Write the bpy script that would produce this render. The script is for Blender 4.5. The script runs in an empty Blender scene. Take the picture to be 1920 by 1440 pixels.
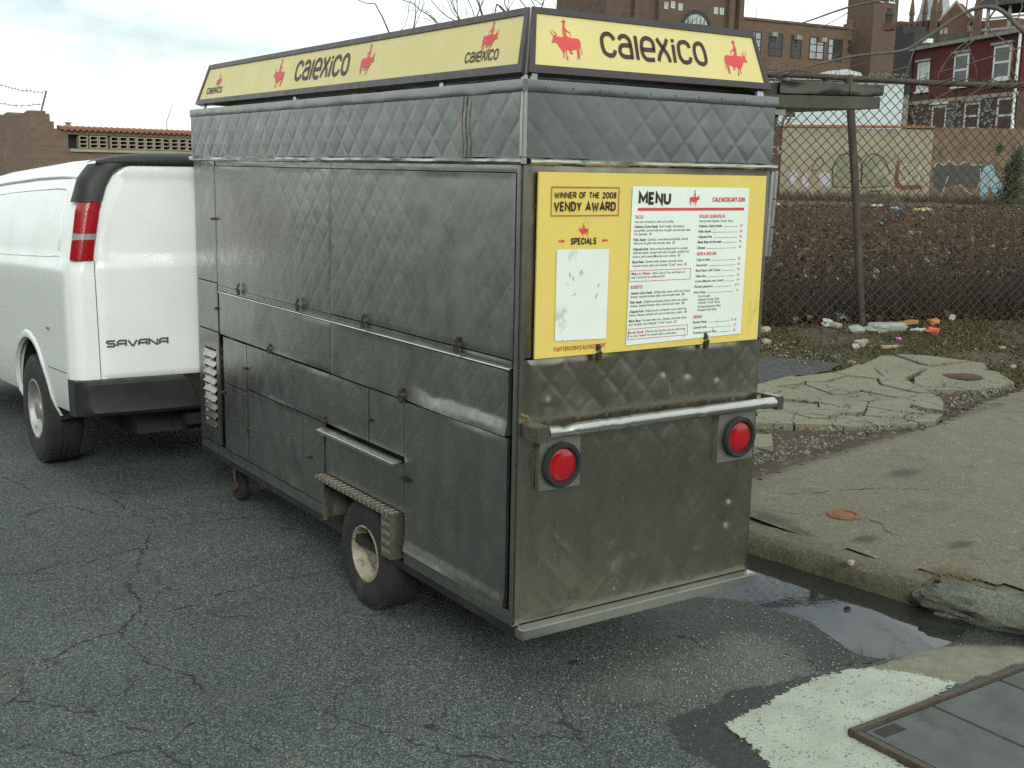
import bpy, bmesh, math, random
import numpy as np
from mathutils import Vector, Matrix, noise
from mathutils.geometry import tessellate_polygon
R = math.radians
scene = bpy.context.scene
C = scene.collection

# ------------------------------------------------------------------ camera
CAM = np.array([-2.4434, -3.5456, 2.1]); YAW, PITCH, ROLL = 0.5976, 0.1821, 0.0195
_f = np.array([math.sin(YAW)*math.cos(PITCH), math.cos(YAW)*math.cos(PITCH), -math.sin(PITCH)])
_r = np.array([math.cos(YAW), -math.sin(YAW), 0.0]); _u = np.cross(_r, _f)
_R = math.cos(ROLL)*_r + math.sin(ROLL)*_u; _U = -math.sin(ROLL)*_r + math.cos(ROLL)*_u
cd = bpy.data.cameras.new('camera'); cd.lens = 2179.7/1920*36; cd.sensor_width = 36
cd.clip_start = 0.05; cd.clip_end = 3000
cam = bpy.data.objects.new('camera', cd); C.objects.link(cam); scene.camera = cam
cam.matrix_world = Matrix(((_R[0], _U[0], -_f[0], CAM[0]), (_R[1], _U[1], -_f[1], CAM[1]), (_R[2], _U[2], -_f[2], CAM[2]), (0, 0, 0, 1)))

# ------------------------------------------------------------------ world, sun, exposure
SUN_EL, SUN_AZ = R(25), R(203)          # azimuth from +Y towards +X: the sun stands behind the camera
world = bpy.data.worlds.new('World'); scene.world = world; world.use_nodes = True
wn = world.node_tree; wn.nodes.clear()
def wnode(t, **k):
    n = wn.nodes.new(t)
    for a, b in k.items(): setattr(n, a, b)
    return n
sky = wnode('ShaderNodeTexSky', sky_type='NISHITA', sun_disc=False, sun_elevation=SUN_EL, sun_rotation=SUN_AZ, dust_density=2.0, air_density=1.0)
tc = wnode('ShaderNodeTexCoord'); mp = wnode('ShaderNodeMapping'); mp.inputs['Scale'].default_value = (1, 1, 2.6); mp.inputs['Location'].default_value = (2.7, 1.9, 0); mp.inputs['Rotation'].default_value = (0, 0, R(-20))
nz = wnode('ShaderNodeTexNoise'); nz.inputs['Scale'].default_value = 2.4; nz.inputs['Detail'].default_value = 7; nz.inputs['Roughness'].default_value = .55
rp = wnode('ShaderNodeValToRGB'); rp.color_ramp.elements[0].position = .30; rp.color_ramp.elements[1].position = .44
nz2 = wnode('ShaderNodeTexNoise'); nz2.inputs['Scale'].default_value = 5; nz2.inputs['Detail'].default_value = 5
rp2 = wnode('ShaderNodeValToRGB'); rp2.color_ramp.elements[0].color = (8.4, 9.3, 9.0, 1); rp2.color_ramp.elements[1].color = (10.4, 11.3, 10.9, 1)
rp2.color_ramp.elements[0].position = .3; rp2.color_ramp.elements[1].position = .7
mx = wnode('ShaderNodeMix', data_type='RGBA'); bg = wnode('ShaderNodeBackground'); bg.inputs['Strength'].default_value = 0.1
wo = wnode('ShaderNodeOutputWorld')
for a, b in ((tc.outputs['Generated'], mp.inputs[0]), (mp.outputs[0], nz.inputs['Vector']), (mp.outputs[0], nz2.inputs['Vector']), (nz.outputs['Fac'], rp.inputs[0]), (nz2.outputs['Fac'], rp2.inputs[0]),
             (rp.outputs[0], mx.inputs['Factor']), (sky.outputs[0], mx.inputs[6]), (rp2.outputs[0], mx.inputs[7]), (mx.outputs[2], bg.inputs[0]), (bg.outputs[0], wo.inputs[0])):
    wn.links.new(a, b)
sd = bpy.data.lights.new('sun', 'SUN'); sd.energy = 1.5; sd.angle = R(16); sd.color = (.96, 1, .91)
sun = bpy.data.objects.new('sun', sd); C.objects.link(sun); sun.location = (0, -30, 40)
_sd = Vector((math.sin(SUN_AZ)*math.cos(SUN_EL), math.cos(SUN_AZ)*math.cos(SUN_EL), math.sin(SUN_EL)))
sun.rotation_euler = (-_sd).to_track_quat('-Z', 'Y').to_euler()
scene.view_settings.view_transform = 'Standard'; scene.view_settings.look = 'None'
scene.view_settings.gamma = 1; scene.view_settings.exposure = 0.35
scene.render.engine = 'CYCLES'; scene.cycles.use_denoising = False
scene.cycles.max_bounces = 4; scene.cycles.diffuse_bounces = 1; scene.cycles.glossy_bounces = 3; scene.cycles.transparent_max_bounces = 6; scene.cycles.caustics_reflective = False; scene.cycles.caustics_refractive = False

# ------------------------------------------------------------------ helpers
class MB:
    def __init__(s): s.v = []; s.f = []
    def add(s, vs, fs):
        o = len(s.v); s.v += [tuple(map(float, p)) for p in vs]; s.f += [tuple(i+o for i in f) for f in fs]; return s
    def box(s, a, b):
        (x0, y0, z0), (x1, y1, z1) = a, b
        return s.add([(x0,y0,z0),(x1,y0,z0),(x1,y1,z0),(x0,y1,z0),(x0,y0,z1),(x1,y0,z1),(x1,y1,z1),(x0,y1,z1)],
                     [(0,3,2,1),(4,5,6,7),(0,1,5,4),(1,2,6,5),(2,3,7,6),(3,0,4,7)])
    def hexa(s, p): return s.add(p, [(0,3,2,1),(4,5,6,7),(0,1,5,4),(1,2,6,5),(2,3,7,6),(3,0,4,7)])
    def tube(s, pts, r, n=8, cap=True):
        pts = [Vector(p) for p in pts]; rs = r if isinstance(r, (list, tuple)) else [r]*len(pts)
        vs = []; fs = []; prev = None
        for i, p in enumerate(pts):
            d = (pts[min(i+1, len(pts)-1)] - pts[max(i-1, 0)]).normalized()
            if prev is None:
                a = Vector((0, 0, 1)) if abs(d.z) < .9 else Vector((1, 0, 0)); e1 = d.cross(a).normalized()
            else: e1 = (prev - d*prev.dot(d)).normalized()
            prev = e1; e2 = d.cross(e1)
            for k in range(n):
                t = 2*math.pi*k/n; vs.append(p + (e1*math.cos(t) + e2*math.sin(t))*rs[i])
        for i in range(len(pts)-1):
            for k in range(n):
                a, b = i*n+k, i*n+(k+1) % n; fs.append((a, b, b+n, a+n))
        if cap: fs += [tuple(range(n-1, -1, -1)), tuple(range((len(pts)-1)*n, len(pts)*n))]
        return s.add(vs, fs)
    def lathe(s, prof, c, axis='x', n=32, close=False):
        # prof: (radius, offset along axis)
        vs = []; fs = []; m = len(prof)
        for k in range(n):
            t = 2*math.pi*k/n
            for r, o in prof:
                a, b = r*math.cos(t), r*math.sin(t)
                vs.append((c[0]+o, c[1]+a, c[2]+b) if axis == 'x' else (c[0]+a, c[1]+o, c[2]+b) if axis == 'y' else (c[0]+a, c[1]+b, c[2]+o))
        mm = m if close else m-1
        for k in range(n):
            for j in range(mm):
                a = k*m+j; b = k*m+(j+1) % m; c2 = ((k+1) % n)*m+(j+1) % m; d = ((k+1) % n)*m+j
                fs.append((a, b, c2, d))
        return s.add(vs, fs)
    def grid(s, us, ws, fn):
        nu, nw = len(us), len(ws); vs = [fn(u, w) for u in us for w in ws]
        return s.add(vs, [(i*nw+j, (i+1)*nw+j, (i+1)*nw+j+1, i*nw+j+1) for i in range(nu-1) for j in range(nw-1)])
    def flat(s, poly, fn):          # filled polygon in 2-D mapped by fn
        tris = tessellate_polygon([[Vector((p[0], p[1], 0)) for p in poly]])
        return s.add([fn(*p) for p in poly], [tuple(t) for t in tris])
    def prism(s, poly, f0, f1):     # polygon extruded between two mappings
        n = len(poly); tris = tessellate_polygon([[Vector((p[0], p[1], 0)) for p in poly]])
        return s.add([f0(*p) for p in poly] + [f1(*p) for p in poly],
                     [tuple(t) for t in tris] + [tuple(i+n for i in t[::-1]) for t in tris] + [(i, (i+1) % n, (i+1) % n+n, i+n) for i in range(n)])
    def mesh(s, name):
        me = bpy.data.meshes.new(name); me.from_pydata(s.v, [], s.f); me.update(); return me
    def build(s, name, mat, parent=None, smooth=False, bevel=0, seg=2, recalc=True, kind=None, label=None):
        me = s.mesh(name)
        if recalc or bevel:
            bm = bmesh.new(); bm.from_mesh(me)
            if bevel:
                bmesh.ops.remove_doubles(bm, verts=bm.verts, dist=1e-6)
                bmesh.ops.bevel(bm, geom=list(bm.edges), offset=bevel, segments=seg, affect='EDGES', clamp_overlap=True)
            bmesh.ops.recalc_face_normals(bm, faces=bm.faces); bm.to_mesh(me); bm.free()
        return link(name, me, mat, parent, smooth, kind, label)

def link(name, me, mat, parent=None, smooth=False, kind=None, label=None):
    if mat is not None and not me.materials: me.materials.append(mat)
    if smooth:
        me.polygons.foreach_set('use_smooth', [True]*len(me.polygons)); 
        if smooth != 'all':
            try: me.set_sharp_from_angle(angle=R(38))
            except Exception: pass
    o = bpy.data.objects.new(name, me); C.objects.link(o)
    if parent is not None: o.parent = parent
    if kind: o['kind'] = kind
    if label: o['label'] = label
    return o
def empty(name, loc=(0, 0, 0), rot=(0, 0, 0)):
    o = bpy.data.objects.new(name, None); C.objects.link(o); o.location = loc; o.rotation_euler = rot; o.empty_display_size = .2; return o
def tag(o, label, cat, group=None):
    o['label'] = label; o['category'] = cat
    if group: o['group'] = group
    return o
def fbm(x, y, z=0.0, o=4):
    return noise.fractal(Vector((x, y, z)), 1.0, 2.0, o)

# ------------------------------------------------------------------ materials
class NT:
    def __init__(s, name):
        s.m = bpy.data.materials.new(name); s.m.use_nodes = True; s.t = s.m.node_tree; s.b = s.t.nodes['Principled BSDF']
        s.co = s.n('ShaderNodeTexCoord').outputs['Object']
    def n(s, t, **k):
        n = s.t.nodes.new(t)
        for a, b in k.items(): setattr(n, a, b)
        return n
    def l(s, a, b): s.t.links.new(a, b)
    def map(s, scale=(1, 1, 1), rot=(0, 0, 0), loc=(0, 0, 0), src=None):
        n = s.n('ShaderNodeMapping'); n.inputs['Scale'].default_value = scale; n.inputs['Rotation'].default_value = rot; n.inputs['Location'].default_value = loc
        s.l(src or s.co, n.inputs[0]); return n.outputs[0]
    def noise(s, scale, detail=4, rough=.55, src=None, dist=0):
        n = s.n('ShaderNodeTexNoise'); n.inputs['Scale'].default_value = scale; n.inputs['Detail'].default_value = detail
        n.inputs['Roughness'].default_value = rough; n.inputs['Distortion'].default_value = dist; s.l(src or s.co, n.inputs['Vector']); return n.outputs['Fac']
    def voro(s, scale, feature='F1', src=None, out='Distance', rnd=1):
        n = s.n('ShaderNodeTexVoronoi', feature=feature); n.inputs['Scale'].default_value = scale; n.inputs['Randomness'].default_value = rnd
        s.l(src or s.co, n.inputs['Vector']); return n.outputs[out]
    def ramp(s, fac, stops, interp='LINEAR'):
        n = s.n('ShaderNodeValToRGB'); e = n.color_ramp.elements; n.color_ramp.interpolation = interp
        while len(e) < len(stops): e.new(.5)
        for i, (p, c) in enumerate(stops):
            e[i].position = p; e[i].color = (c, c, c, 1) if isinstance(c, (int, float)) else tuple(c)+((1,) if len(c) == 3 else ())
        s.l(fac, n.inputs[0]); return n.outputs[0]
    def mix(s, fac, a, b, mode='MIX'):
        n = s.n('ShaderNodeMix', data_type='RGBA', blend_type=mode)
        for v, i in ((fac, 0), (a, 6), (b, 7)):
            if isinstance(v, (int, float)): n.inputs[i].default_value = v if i == 0 else (v, v, v, 1)
            elif isinstance(v, tuple): n.inputs[i].default_value = v+((1,) if len(v) == 3 else ())
            else: s.l(v, n.inputs[i])
        return n.outputs[2]
    def math(s, op, a, b=0):
        n = s.n('ShaderNodeMath', operation=op)
        for v, i in ((a, 0), (b, 1)):
            if isinstance(v, (int, float)): n.inputs[i].default_value = v
            else: s.l(v, n.inputs[i])
        return n.outputs[0]
    def bump(s, h, strength=.3, dist=.01, nrm=None):
        n = s.n('ShaderNodeBump'); n.inputs['Strength'].default_value = strength; n.inputs['Distance'].default_value = dist; s.l(h, n.inputs['Height'])
        if nrm is not None: s.l(nrm, n.inputs['Normal'])
        s.l(n.outputs[0], s.b.inputs['Normal']); return n.outputs[0]
    def set(s, **k):
        for a, v in k.items():
            i = s.b.inputs[{'base': 'Base Color', 'rough': 'Roughness', 'metal': 'Metallic', 'coat': 'Coat Weight', 'spec': 'Specular IOR Level', 'alpha': 'Alpha', 'trans': 'Transmission Weight', 'ior': 'IOR', 'coatr': 'Coat Roughness', 'sss': 'Subsurface Weight'}[a]]
            if isinstance(v, (int, float)): i.default_value = v
            elif isinstance(v, tuple): i.default_value = v+((1,) if len(v) == 3 else ())
            else: s.l(v, i)
        return s.m
def pm(name, c1, c2, scale=4, rough=.6, metal=0, bump=0, bscale=60, spot=None, sscale=6, sthr=.62, detail=5, stretch=(1, 1, 1), **kw):
    """two-tone noise paint with optional stains and fine relief"""
    t = NT(name); src = t.map(stretch)
    col = t.ramp(t.noise(scale, detail, .6, src), [(.32, c1), (.68, c2)])
    if spot: col = t.mix(t.ramp(t.noise(sscale, 6, .65, src), [(sthr, 0), (sthr+.12, 1)]), col, spot)
    t.set(base=col, metal=metal, **kw)
    t.l(t.ramp(t.noise(scale*2.3, 4, .6, src), [(.3, max(0, rough-.08)), (.7, min(1, rough+.08))]), t.b.inputs['Roughness'])
    if bump: t.bump(t.noise(bscale, 4, .6), bump, .004)
    return t.m
def steel(name, lo=(.275,.276,.260), hi=(.37,.37,.35), grime=(.12,.105,.085), rough=.32, gthr=.66, k=1.0):
    t = NT(name); src = t.map((3.0, 3.0, 1.7)); big = t.noise(1.3, 5, .6)
    mid = tuple((a+b)/2 for a, b in zip(lo, hi)); col = t.ramp(t.noise(1.6, 4, .6, src), [(.25, tuple((a+m_)/2 for a, m_ in zip(lo, mid))), (.75, tuple((b+m_)/2 for b, m_ in zip(hi, mid)))])
    col = t.mix(t.ramp(big, [(.35, .0), (.7, .25)]), col, tuple(c*.82 for c in lo))
    g = t.ramp(t.noise(5, 5, .7, t.map((2.2, 2.2, .9))), [(gthr, 0), (gthr+.16, .8)])
    fine = t.ramp(t.noise(48, 4, .6), [(.66, 0), (.76, .45)])
    col = t.mix(g, col, grime); col = t.mix(t.math('MULTIPLY', fine, t.ramp(big, [(.45, 0), (.6, 1)])), col, grime)
    rr = t.math('ADD', t.ramp(t.noise(3, 6, .65, src), [(.3, rough-.07), (.7, rough+.08)]), t.math('MULTIPLY', g, .2))
    t.set(base=col, metal=t.math('SUBTRACT', .96*k, t.math('MULTIPLY', g, .55)), rough=rr)
    t.bump(t.noise(9, 3, .5), .06, .01); return t.m
M = {}
M['steel'] = steel('quilted stainless steel')
M['steel_rear'] = steel('dented stainless steel', (.275,.254,.205), (.35,.325,.265), (.215,.188,.142), .27, .64)
M['steel_bright'] = steel('bright stainless trim', (.40,.40,.38), (.58,.58,.55), (.16,.14,.11), .3, .66)
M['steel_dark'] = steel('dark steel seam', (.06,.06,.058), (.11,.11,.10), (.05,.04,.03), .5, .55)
M['tread'] = steel('worn tread plate', (.28,.25,.20), (.44,.40,.33), (.10,.08,.055), .4, .5)
M['latch'] = steel('tarnished latch steel', (.11,.09,.06), (.24,.20,.15), (.05,.035,.022), .4, .48)
M['black'] = pm('black paint', (.012,.012,.012), (.03,.03,.03), 6, .45)
M['rubber'] = pm('tyre rubber', (.012,.0125,.013), (.026,.026,.025), 9, .8, bump=.3, bscale=150, spot=(.06,.055,.045), sscale=5, sthr=.6)
M['plastic'] = pm('black bumper plastic', (.010,.0105,.011), (.019,.0195,.020), 5, .55, bump=.15, bscale=300, spot=(.06,.057,.05), sscale=3, sthr=.66)
M['rim_gold'] = pm('tarnished cream rim paint', (.23,.205,.145), (.33,.30,.22), 14, .5, .1, spot=(.07,.055,.035), sscale=22, sthr=.54)
M['rim'] = pm('grey steel wheel', (.30,.30,.29), (.46,.45,.42), 14, .42, .6, spot=(.20,.16,.09), sscale=18, sthr=.6)
M['sign_brown'] = pm('dark brown sign frame', (.032,.024,.028), (.05,.036,.04), 8, .42)
M['yellow'] = pm('yellow sign face', (.63,.535,.22), (.68,.58,.25), 3, .42, spot=(.52,.46,.19), sscale=4, sthr=.66)
M['yellow_board'] = pm('yellow menu board', (.69,.52,.125), (.75,.575,.15), 2.2, .38, spot=(.52,.38,.09), sscale=5, sthr=.63, stretch=(1.6, 1, .7))
M['print_brown'] = pm('dark brown print', (.030,.012,.010), (.045,.02,.016), 20, .5)
M['print_red'] = pm('red print', (.60,.045,.05), (.68,.07,.075), 20, .5)
M['print_rust'] = pm('rust red print', (.48,.10,.02), (.56,.13,.03), 20, .5)
M['print_grey'] = pm('dark grey print', (.05,.05,.045), (.085,.085,.07), 20, .5)
M['paper'] = pm('white menu sheet', (.70,.76,.70), (.78,.83,.77), 3, .35, spot=(.55,.58,.51), sscale=7, sthr=.62)
M['whiteboard'] = pm('smudged white board', (.70,.75,.70), (.78,.82,.77), 4, .32, spot=(.42,.42,.38), sscale=8, sthr=.6)
M['teal'] = pm('teal tape', (.02,.20,.20), (.03,.26,.25), 9, .5)
def lens(name, a, b):
    t = NT(name); w = t.voro(150, rnd=.1); t.set(base=t.ramp(w, [(.1, b), (.5, a)]), rough=.12, coat=.6); t.bump(w, .3, .002); return t.m
M['lens_red'] = lens('red lamp lens', (.27,.003,.007), (.50,.008,.015))
M['lens_clear'] = lens('clear reversing lens', (.25,.25,.24), (.48,.48,.46))
def van_paint():
    t = NT('white van paint'); d = t.noise(2.4, 6, .6, t.map((1, 1, 1.4)))
    col = t.ramp(d, [(.35, (.80,.815,.80)), (.75, (.73,.745,.72))])
    col = t.mix(t.ramp(t.noise(9, 7, .7), [(.62, 0), (.78, .35)]), col, (.46,.42,.34))
    t.set(base=col, rough=t.ramp(d, [(.3, .22), (.8, .38)]), coat=.45, coatr=.12); return t.m
M['van'] = van_paint()
M['glass'] = NT('dark window glass').set(base=(.012,.014,.015), rough=.06, spec=.6)
M['seam'] = pm('panel gap', (.02,.02,.02), (.04,.04,.035), 20, .8)
M['chrome'] = NT('bright fixing').set(base=(.55,.54,.50), rough=.22, metal=1.0)
M['brass'] = NT('brass bolt').set(base=(.55,.36,.18), rough=.35, metal=.9)

M['plate'] = steel('lamp mounting plate', (.33,.33,.30), (.44,.44,.40), (.2,.18,.14), .42, .66)
M['hatch'] = steel('grimy hatch steel', (.085,.080,.062), (.13,.122,.098), (.06,.052,.038), .34, .56)
M['fascia'] = steel('quilted fascia steel', (.19,.194,.185), (.26,.266,.255))
# ------------------------------------------------------------------ ground
def dip(y): return -0.052*min(max(y-5.0, 0), 9)
def in_poly(x, y, P):
    c = False; j = len(P)-1
    for i in range(len(P)):
        (xi, yi), (xj, yj) = P[i], P[j]
        if (yi > y) != (yj > y) and x < (xj-xi)*(y-yi)/(yj-yi)+xi: c = not c
        j = i
    return c
def pdist(x, y, P):
    """signed distance to a polygon, negative inside"""
    d = 1e9; j = len(P)-1
    for i in range(len(P)):
        ax, ay = P[j]; bx, by = P[i]; ex, ey = bx-ax, by-ay
        t = max(0, min(1, ((x-ax)*ex+(y-ay)*ey)/(ex*ex+ey*ey+1e-12))); d = min(d, math.hypot(x-ax-t*ex, y-ay-t*ey)); j = i
    return -d if in_poly(x, y, P) else d
PUDDLE = [(1.0,1.5),(1.3,.95),(1.564,.548),(1.649,.463),(1.719,.323),(1.776,.163),(1.793,0.0),(1.742,-.142),(1.712,-.262),(1.667,-.367),(1.717,-.437),(1.841,-.46),(1.968,-.472),(2.174,-.462),(2.277,-.411),(2.29,-.301),(2.45,-.19),(2.43,-.10),(2.36,.02),(2.33,.25),(2.30,.6),(2.26,.9),(2.2,1.6),(1.9,2.1),(1.4,2.0)]
WET = [(.919,.304),(1.0,.75),(.8,1.4),(1.2,2.2),(2.3,2.6),(2.4,.9),(2.4,.289),(2.6,-.091),(2.7,-.5),(2.9,-.9),(2.35,-.75),(2.232,-.70),(2.004,-.521),(1.831,-.467),(1.566,-.482),(1.281,-.45),(1.357,-.304),(1.385,-.22),(1.408,-.103),(1.366,.031),(1.318,.061),(1.093,-.015),(1.078,.153)]
DUST = [(1.05,.16),(1.33,.07),(1.40,-.1),(1.37,-.3),(1.28,-.45),(1.0,-.47),(.8,-.38),(.55,-.30),(.45,-.05),(.7,.1)]
TAR = [(.486,-.39),(.643,-.427),(.848,-.364),(.989,-.384),(1.28,-.43),(1.56,-.465),(1.80,-.445),(1.84,-.48),(1.56,-.51),(1.28,-.49),(1.03,-.52),(.84,-.56),(.64,-.57),(.60,-.62),(.60,-.76),(.56,-.90),(.52,-1.06),(.45,-1.2),(.328,-1.1),(.33,-.90),(.37,-.788),(.355,-.647),(.39,-.486)]
BEIGE = [(1.281,-.45),(1.566,-.475),(1.841,-.455),(2.004,-.505),(2.232,-.66),(2.6,-1.0),(2.6,-1.4),(2.127,-.84),(1.741,-.82),(1.60,-.70),(1.45,-.55)]
def asphalt():
    t = NT('worn asphalt'); a = t.n('ShaderNodeAttribute', attribute_name='wet').outputs['Fac']; du = t.n('ShaderNodeAttribute', attribute_name='dust').outputs['Fac']; ta = t.n('ShaderNodeAttribute', attribute_name='tar').outputs['Fac']; be = t.n('ShaderNodeAttribute', attribute_name='beige').outputs['Fac']
    vc = t.voro(205, out='Color'); sep = t.n('ShaderNodeSeparateColor'); t.l(vc, sep.inputs[0])
    grit = t.ramp(sep.outputs[0], [(.0, (.027,.033,.031)), (.45, (.057,.069,.064)), (.8, (.108,.127,.118)), (.95, (.265,.29,.27))])
    vc2 = t.voro(105, out='Color'); sep2 = t.n('ShaderNodeSeparateColor'); t.l(vc2, sep2.inputs[0])
    col = t.mix(t.ramp(sep2.outputs[1], [(.80, 0), (.9, .55)]), grit, t.ramp(sep2.outputs[0], [(0, (.05,.055,.05)), (1, (.27,.275,.25))]))
    col = t.mix(t.ramp(t.noise(.9, 3, .6), [(.3, .0), (.7, .8)]), col, t.mix(1.0, col, (.62,.66,.66), 'MULTIPLY'))
    col = t.mix(t.ramp(t.noise(2.6, 4, .7), [(.56, 0), (.74, .40)]), col, (.13,.125,.105))
    nv = t.n('ShaderNodeTexNoise'); nv.inputs['Scale'].default_value = 3.2; nv.inputs['Detail'].default_value = 6; t.l(t.co, nv.inputs['Vector'])
    va = t.n('ShaderNodeVectorMath', operation='MULTIPLY_ADD'); t.l(nv.outputs['Color'], va.inputs[0]); va.inputs[1].default_value = (.42, .42, 0); t.l(t.co, va.inputs[2])
    ck = t.math('MULTIPLY', t.ramp(t.voro(2.1, 'DISTANCE_TO_EDGE', va.outputs[0]), [(.004, 1), (.014, 0)]), t.ramp(t.noise(1.7, 4, .6), [(.46, 0), (.60, .8)]))
    ck2 = t.math('MULTIPLY', t.ramp(t.voro(5.5, 'DISTANCE_TO_EDGE', va.outputs[0]), [(.004, 1), (.02, 0)]), t.ramp(t.noise(1.1, 4, .6, t.map((1, 1, 1), (0, 0, 1))), [(.54, 0), (.66, .65)]))
    col = t.mix(t.math('MAXIMUM', ck, ck2), col, (.020,.021,.019))
    col = t.mix(t.ramp(t.noise(.55, 3, .5, t.map((1, .22, 1))), [(.5, 0), (.7, .35)]), col, t.mix(1.0, col, (.6,.62,.62), 'MULTIPLY'))
    col = t.mix(t.ramp(t.noise(6, 4, .7, t.map((1, .35, 1))), [(.64, 0), (.75, .5)]), col, (.028,.03,.028))
    col = t.mix(t.math('MULTIPLY', du, t.ramp(t.noise(7, 3, .7), [(.3, .35), (.6, .95)])), col, (.20,.185,.135))
    fn_ = t.noise(34, 5, .7); col = t.mix(t.ramp(t.math('ADD', be, t.math('MULTIPLY', t.math('SUBTRACT', fn_, .5), .8)), [(.42, 0), (.58, .95)]), col, t.ramp(t.noise(9, 6, .65), [(.3, (.155,.145,.10)), (.7, (.245,.23,.17))]))
    col = t.mix(t.ramp(t.math('ADD', ta, t.math('MULTIPLY', t.math('SUBTRACT', fn_, .5), 1.0)), [(.42, 0), (.58, .88)]), col, t.ramp(t.noise(40, 5, .7), [(.35, (.020,.022,.022)), (.62, (.045,.048,.046)), (.75, (.12,.125,.11))]))
    wetc = t.mix(1.0, col, (.30,.31,.29), 'MULTIPLY')
    t.set(base=t.mix(a, col, wetc), rough=t.ramp(a, [(0, .86), (.6, .42), (1, .2)]), spec=.4)
    h = t.math('ADD', t.math('MULTIPLY', t.voro(205), 1.0), t.noise(300, 2)); nb = t.bump(h, .5, .006)
    return t.m
def seg(a, b, s): return list(np.arange(a, b, s))
def relief(x, y):
    z = dip(y) + .006*fbm(x*1.1, y*1.1, 3) + .0025*fbm(x*6, y*6, 9)
    if .6 < x < 2.9 and -.9 < y < 2.6:
        d = pdist(x, y, PUDDLE); z += .004-.030*max(0, min(1, (.09-d)/.14))
    return z
xs = seg(-90, -30, 10) + seg(-30, -6, 2) + seg(-6, -2.2, .12) + seg(-2.2, 3.0, .03) + seg(3.0, 6, .15) + seg(6, 30, 2) + seg(30, 91, 10)
ys = seg(-90, -30, 10) + seg(-30, -4, 2) + seg(-4, -1.8, .15) + seg(-1.8, 4.2, .03) + seg(4.2, 8, .12) + seg(8, 30, 1) + seg(30, 121, 10)
mb = MB(); mb.grid(xs, ys, lambda x, y: (x, y, relief(x, y)))
me = mb.mesh('road'); n = len(mb.v); wet = np.zeros(n, np.float32); dust = np.zeros(n, np.float32); tar = np.zeros(n, np.float32); bei = np.zeros(n, np.float32)
for i, (x, y, z) in enumerate(mb.v):
    if .3 < x < 3 and -1.2 < y < 2.9:
        d = pdist(x, y, WET) + .05*fbm(x*7, y*7, 1)
        wet[i] = max(0, min(1, .5-d/.10)); e = pdist(x, y, DUST) + .06*fbm(x*6, y*6, 5); dust[i] = .38*max(0, min(1, .5-e/.30))
for i, (x, y, z) in enumerate(mb.v):
    if .1 < x < 2.9 and -1.7 < y < .1:
        tar[i] = max(0, min(1, .5-(pdist(x, y, TAR)+.03*fbm(x*9, y*9, 2))/.06)); bei[i] = max(0, min(1, .5-(pdist(x, y, BEIGE)+.03*fbm(x*9, y*9, 6))/.06))
for nm, arr in (('wet', wet), ('dust', dust), ('tar', tar), ('beige', bei)):
    at = me.attributes.new(nm, 'FLOAT', 'POINT'); at.data.foreach_set('value', arr)
M['asphalt'] = asphalt(); road = link('road', me, M['asphalt'], smooth='all', kind='structure')
g = MB(); g.grid([-900, -200, 0, 200, 900], [-900, -200, 0, 200, 900], lambda x, y: (x, y, -.75))
M['earth'] = pm('far ground', (.10,.09,.07), (.15,.14,.11), .05, .95); g.build('ground', M['earth'], kind='structure')

# cracks in the road: thin recessed-looking tar lines, each a part of the road
CRACKS = [[(-0.563,4.005),(-0.524,3.684),(-0.499,3.39),(-0.444,3.172),(-0.528,2.945),(-0.676,2.619),(-0.761,2.416),(-0.896,2.146),(-0.894,1.894),(-0.945,1.756),(-1.047,1.657),(-1.093,1.563),(-1.1,1.334),(-1.077,1.156),(-1.026,1.02),(-0.977,0.939),(-0.987,0.749),(-1.012,0.604),(-0.982,0.54)],[(-0.444,3.172),(-0.284,3.21),(-0.154,3.187),(0.07,3.029)],[(-1.403,2.622),(-1.284,2.57),(-1.127,2.635),(-0.961,2.618),(-0.83,2.667),(-0.622,2.72)],[(0.142,1.834),(-0.1,1.82),(-0.234,1.823),(-0.41,1.798),(-0.551,1.792),(-0.666,1.721),(-0.848,1.697)],[(-1.093,1.563),(-1.192,1.563),(-1.297,1.525),(-1.402,1.436),(-1.498,1.414),(-1.587,1.365),(-1.7,1.31)],[(-1.727,1.069),(-1.639,1.105),(-1.544,1.001),(-1.463,0.883),(-1.372,0.75),(-1.329,0.638),(-1.26,0.533)],[(-1.019,0.585),(-1.091,0.554),(-1.167,0.485),(-1.236,0.427),(-1.333,0.428),(-1.439,0.447),(-1.516,0.448),(-1.553,0.518),(-1.619,0.627),(-1.692,0.682),(-1.768,0.68)],[(-1.017,0.33),(-0.98,0.228),(-0.982,0.077)],[(-1.289,0.44),(-1.267,0.33),(-1.226,0.211)],[(-0.356,2.992),(-0.159,2.978),(-0.022,2.976),(0.153,2.953)],[(-1.021,4.653),(-0.943,4.412),(-0.916,4.209)],[(-1.078,3.623),(-0.935,3.755),(-0.779,3.691),(-0.683,3.444),(-0.526,3.299)],[(1.015,0.232),(1.078,0.153),(1.07,0.025),(1.085,-0.036)],[(1.41,-0.209),(1.338,-0.217),(1.227,-0.249)],[(1.374,-0.289),(1.314,-0.399),(1.436,-0.426),(1.584,-0.468),(1.763,-0.477)],
 [(-.36,.04),(-.30,-.10),(-.05,-.25),(.1,-.35)],[(-.62,.30),(-.50,.05),(-.42,-.15),(-.2,-.4)]]
M['crack'] = pm('dirt-filled crack', (.014,.015,.013), (.036,.036,.031), 30, .95, bump=.5, bscale=120)
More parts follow.
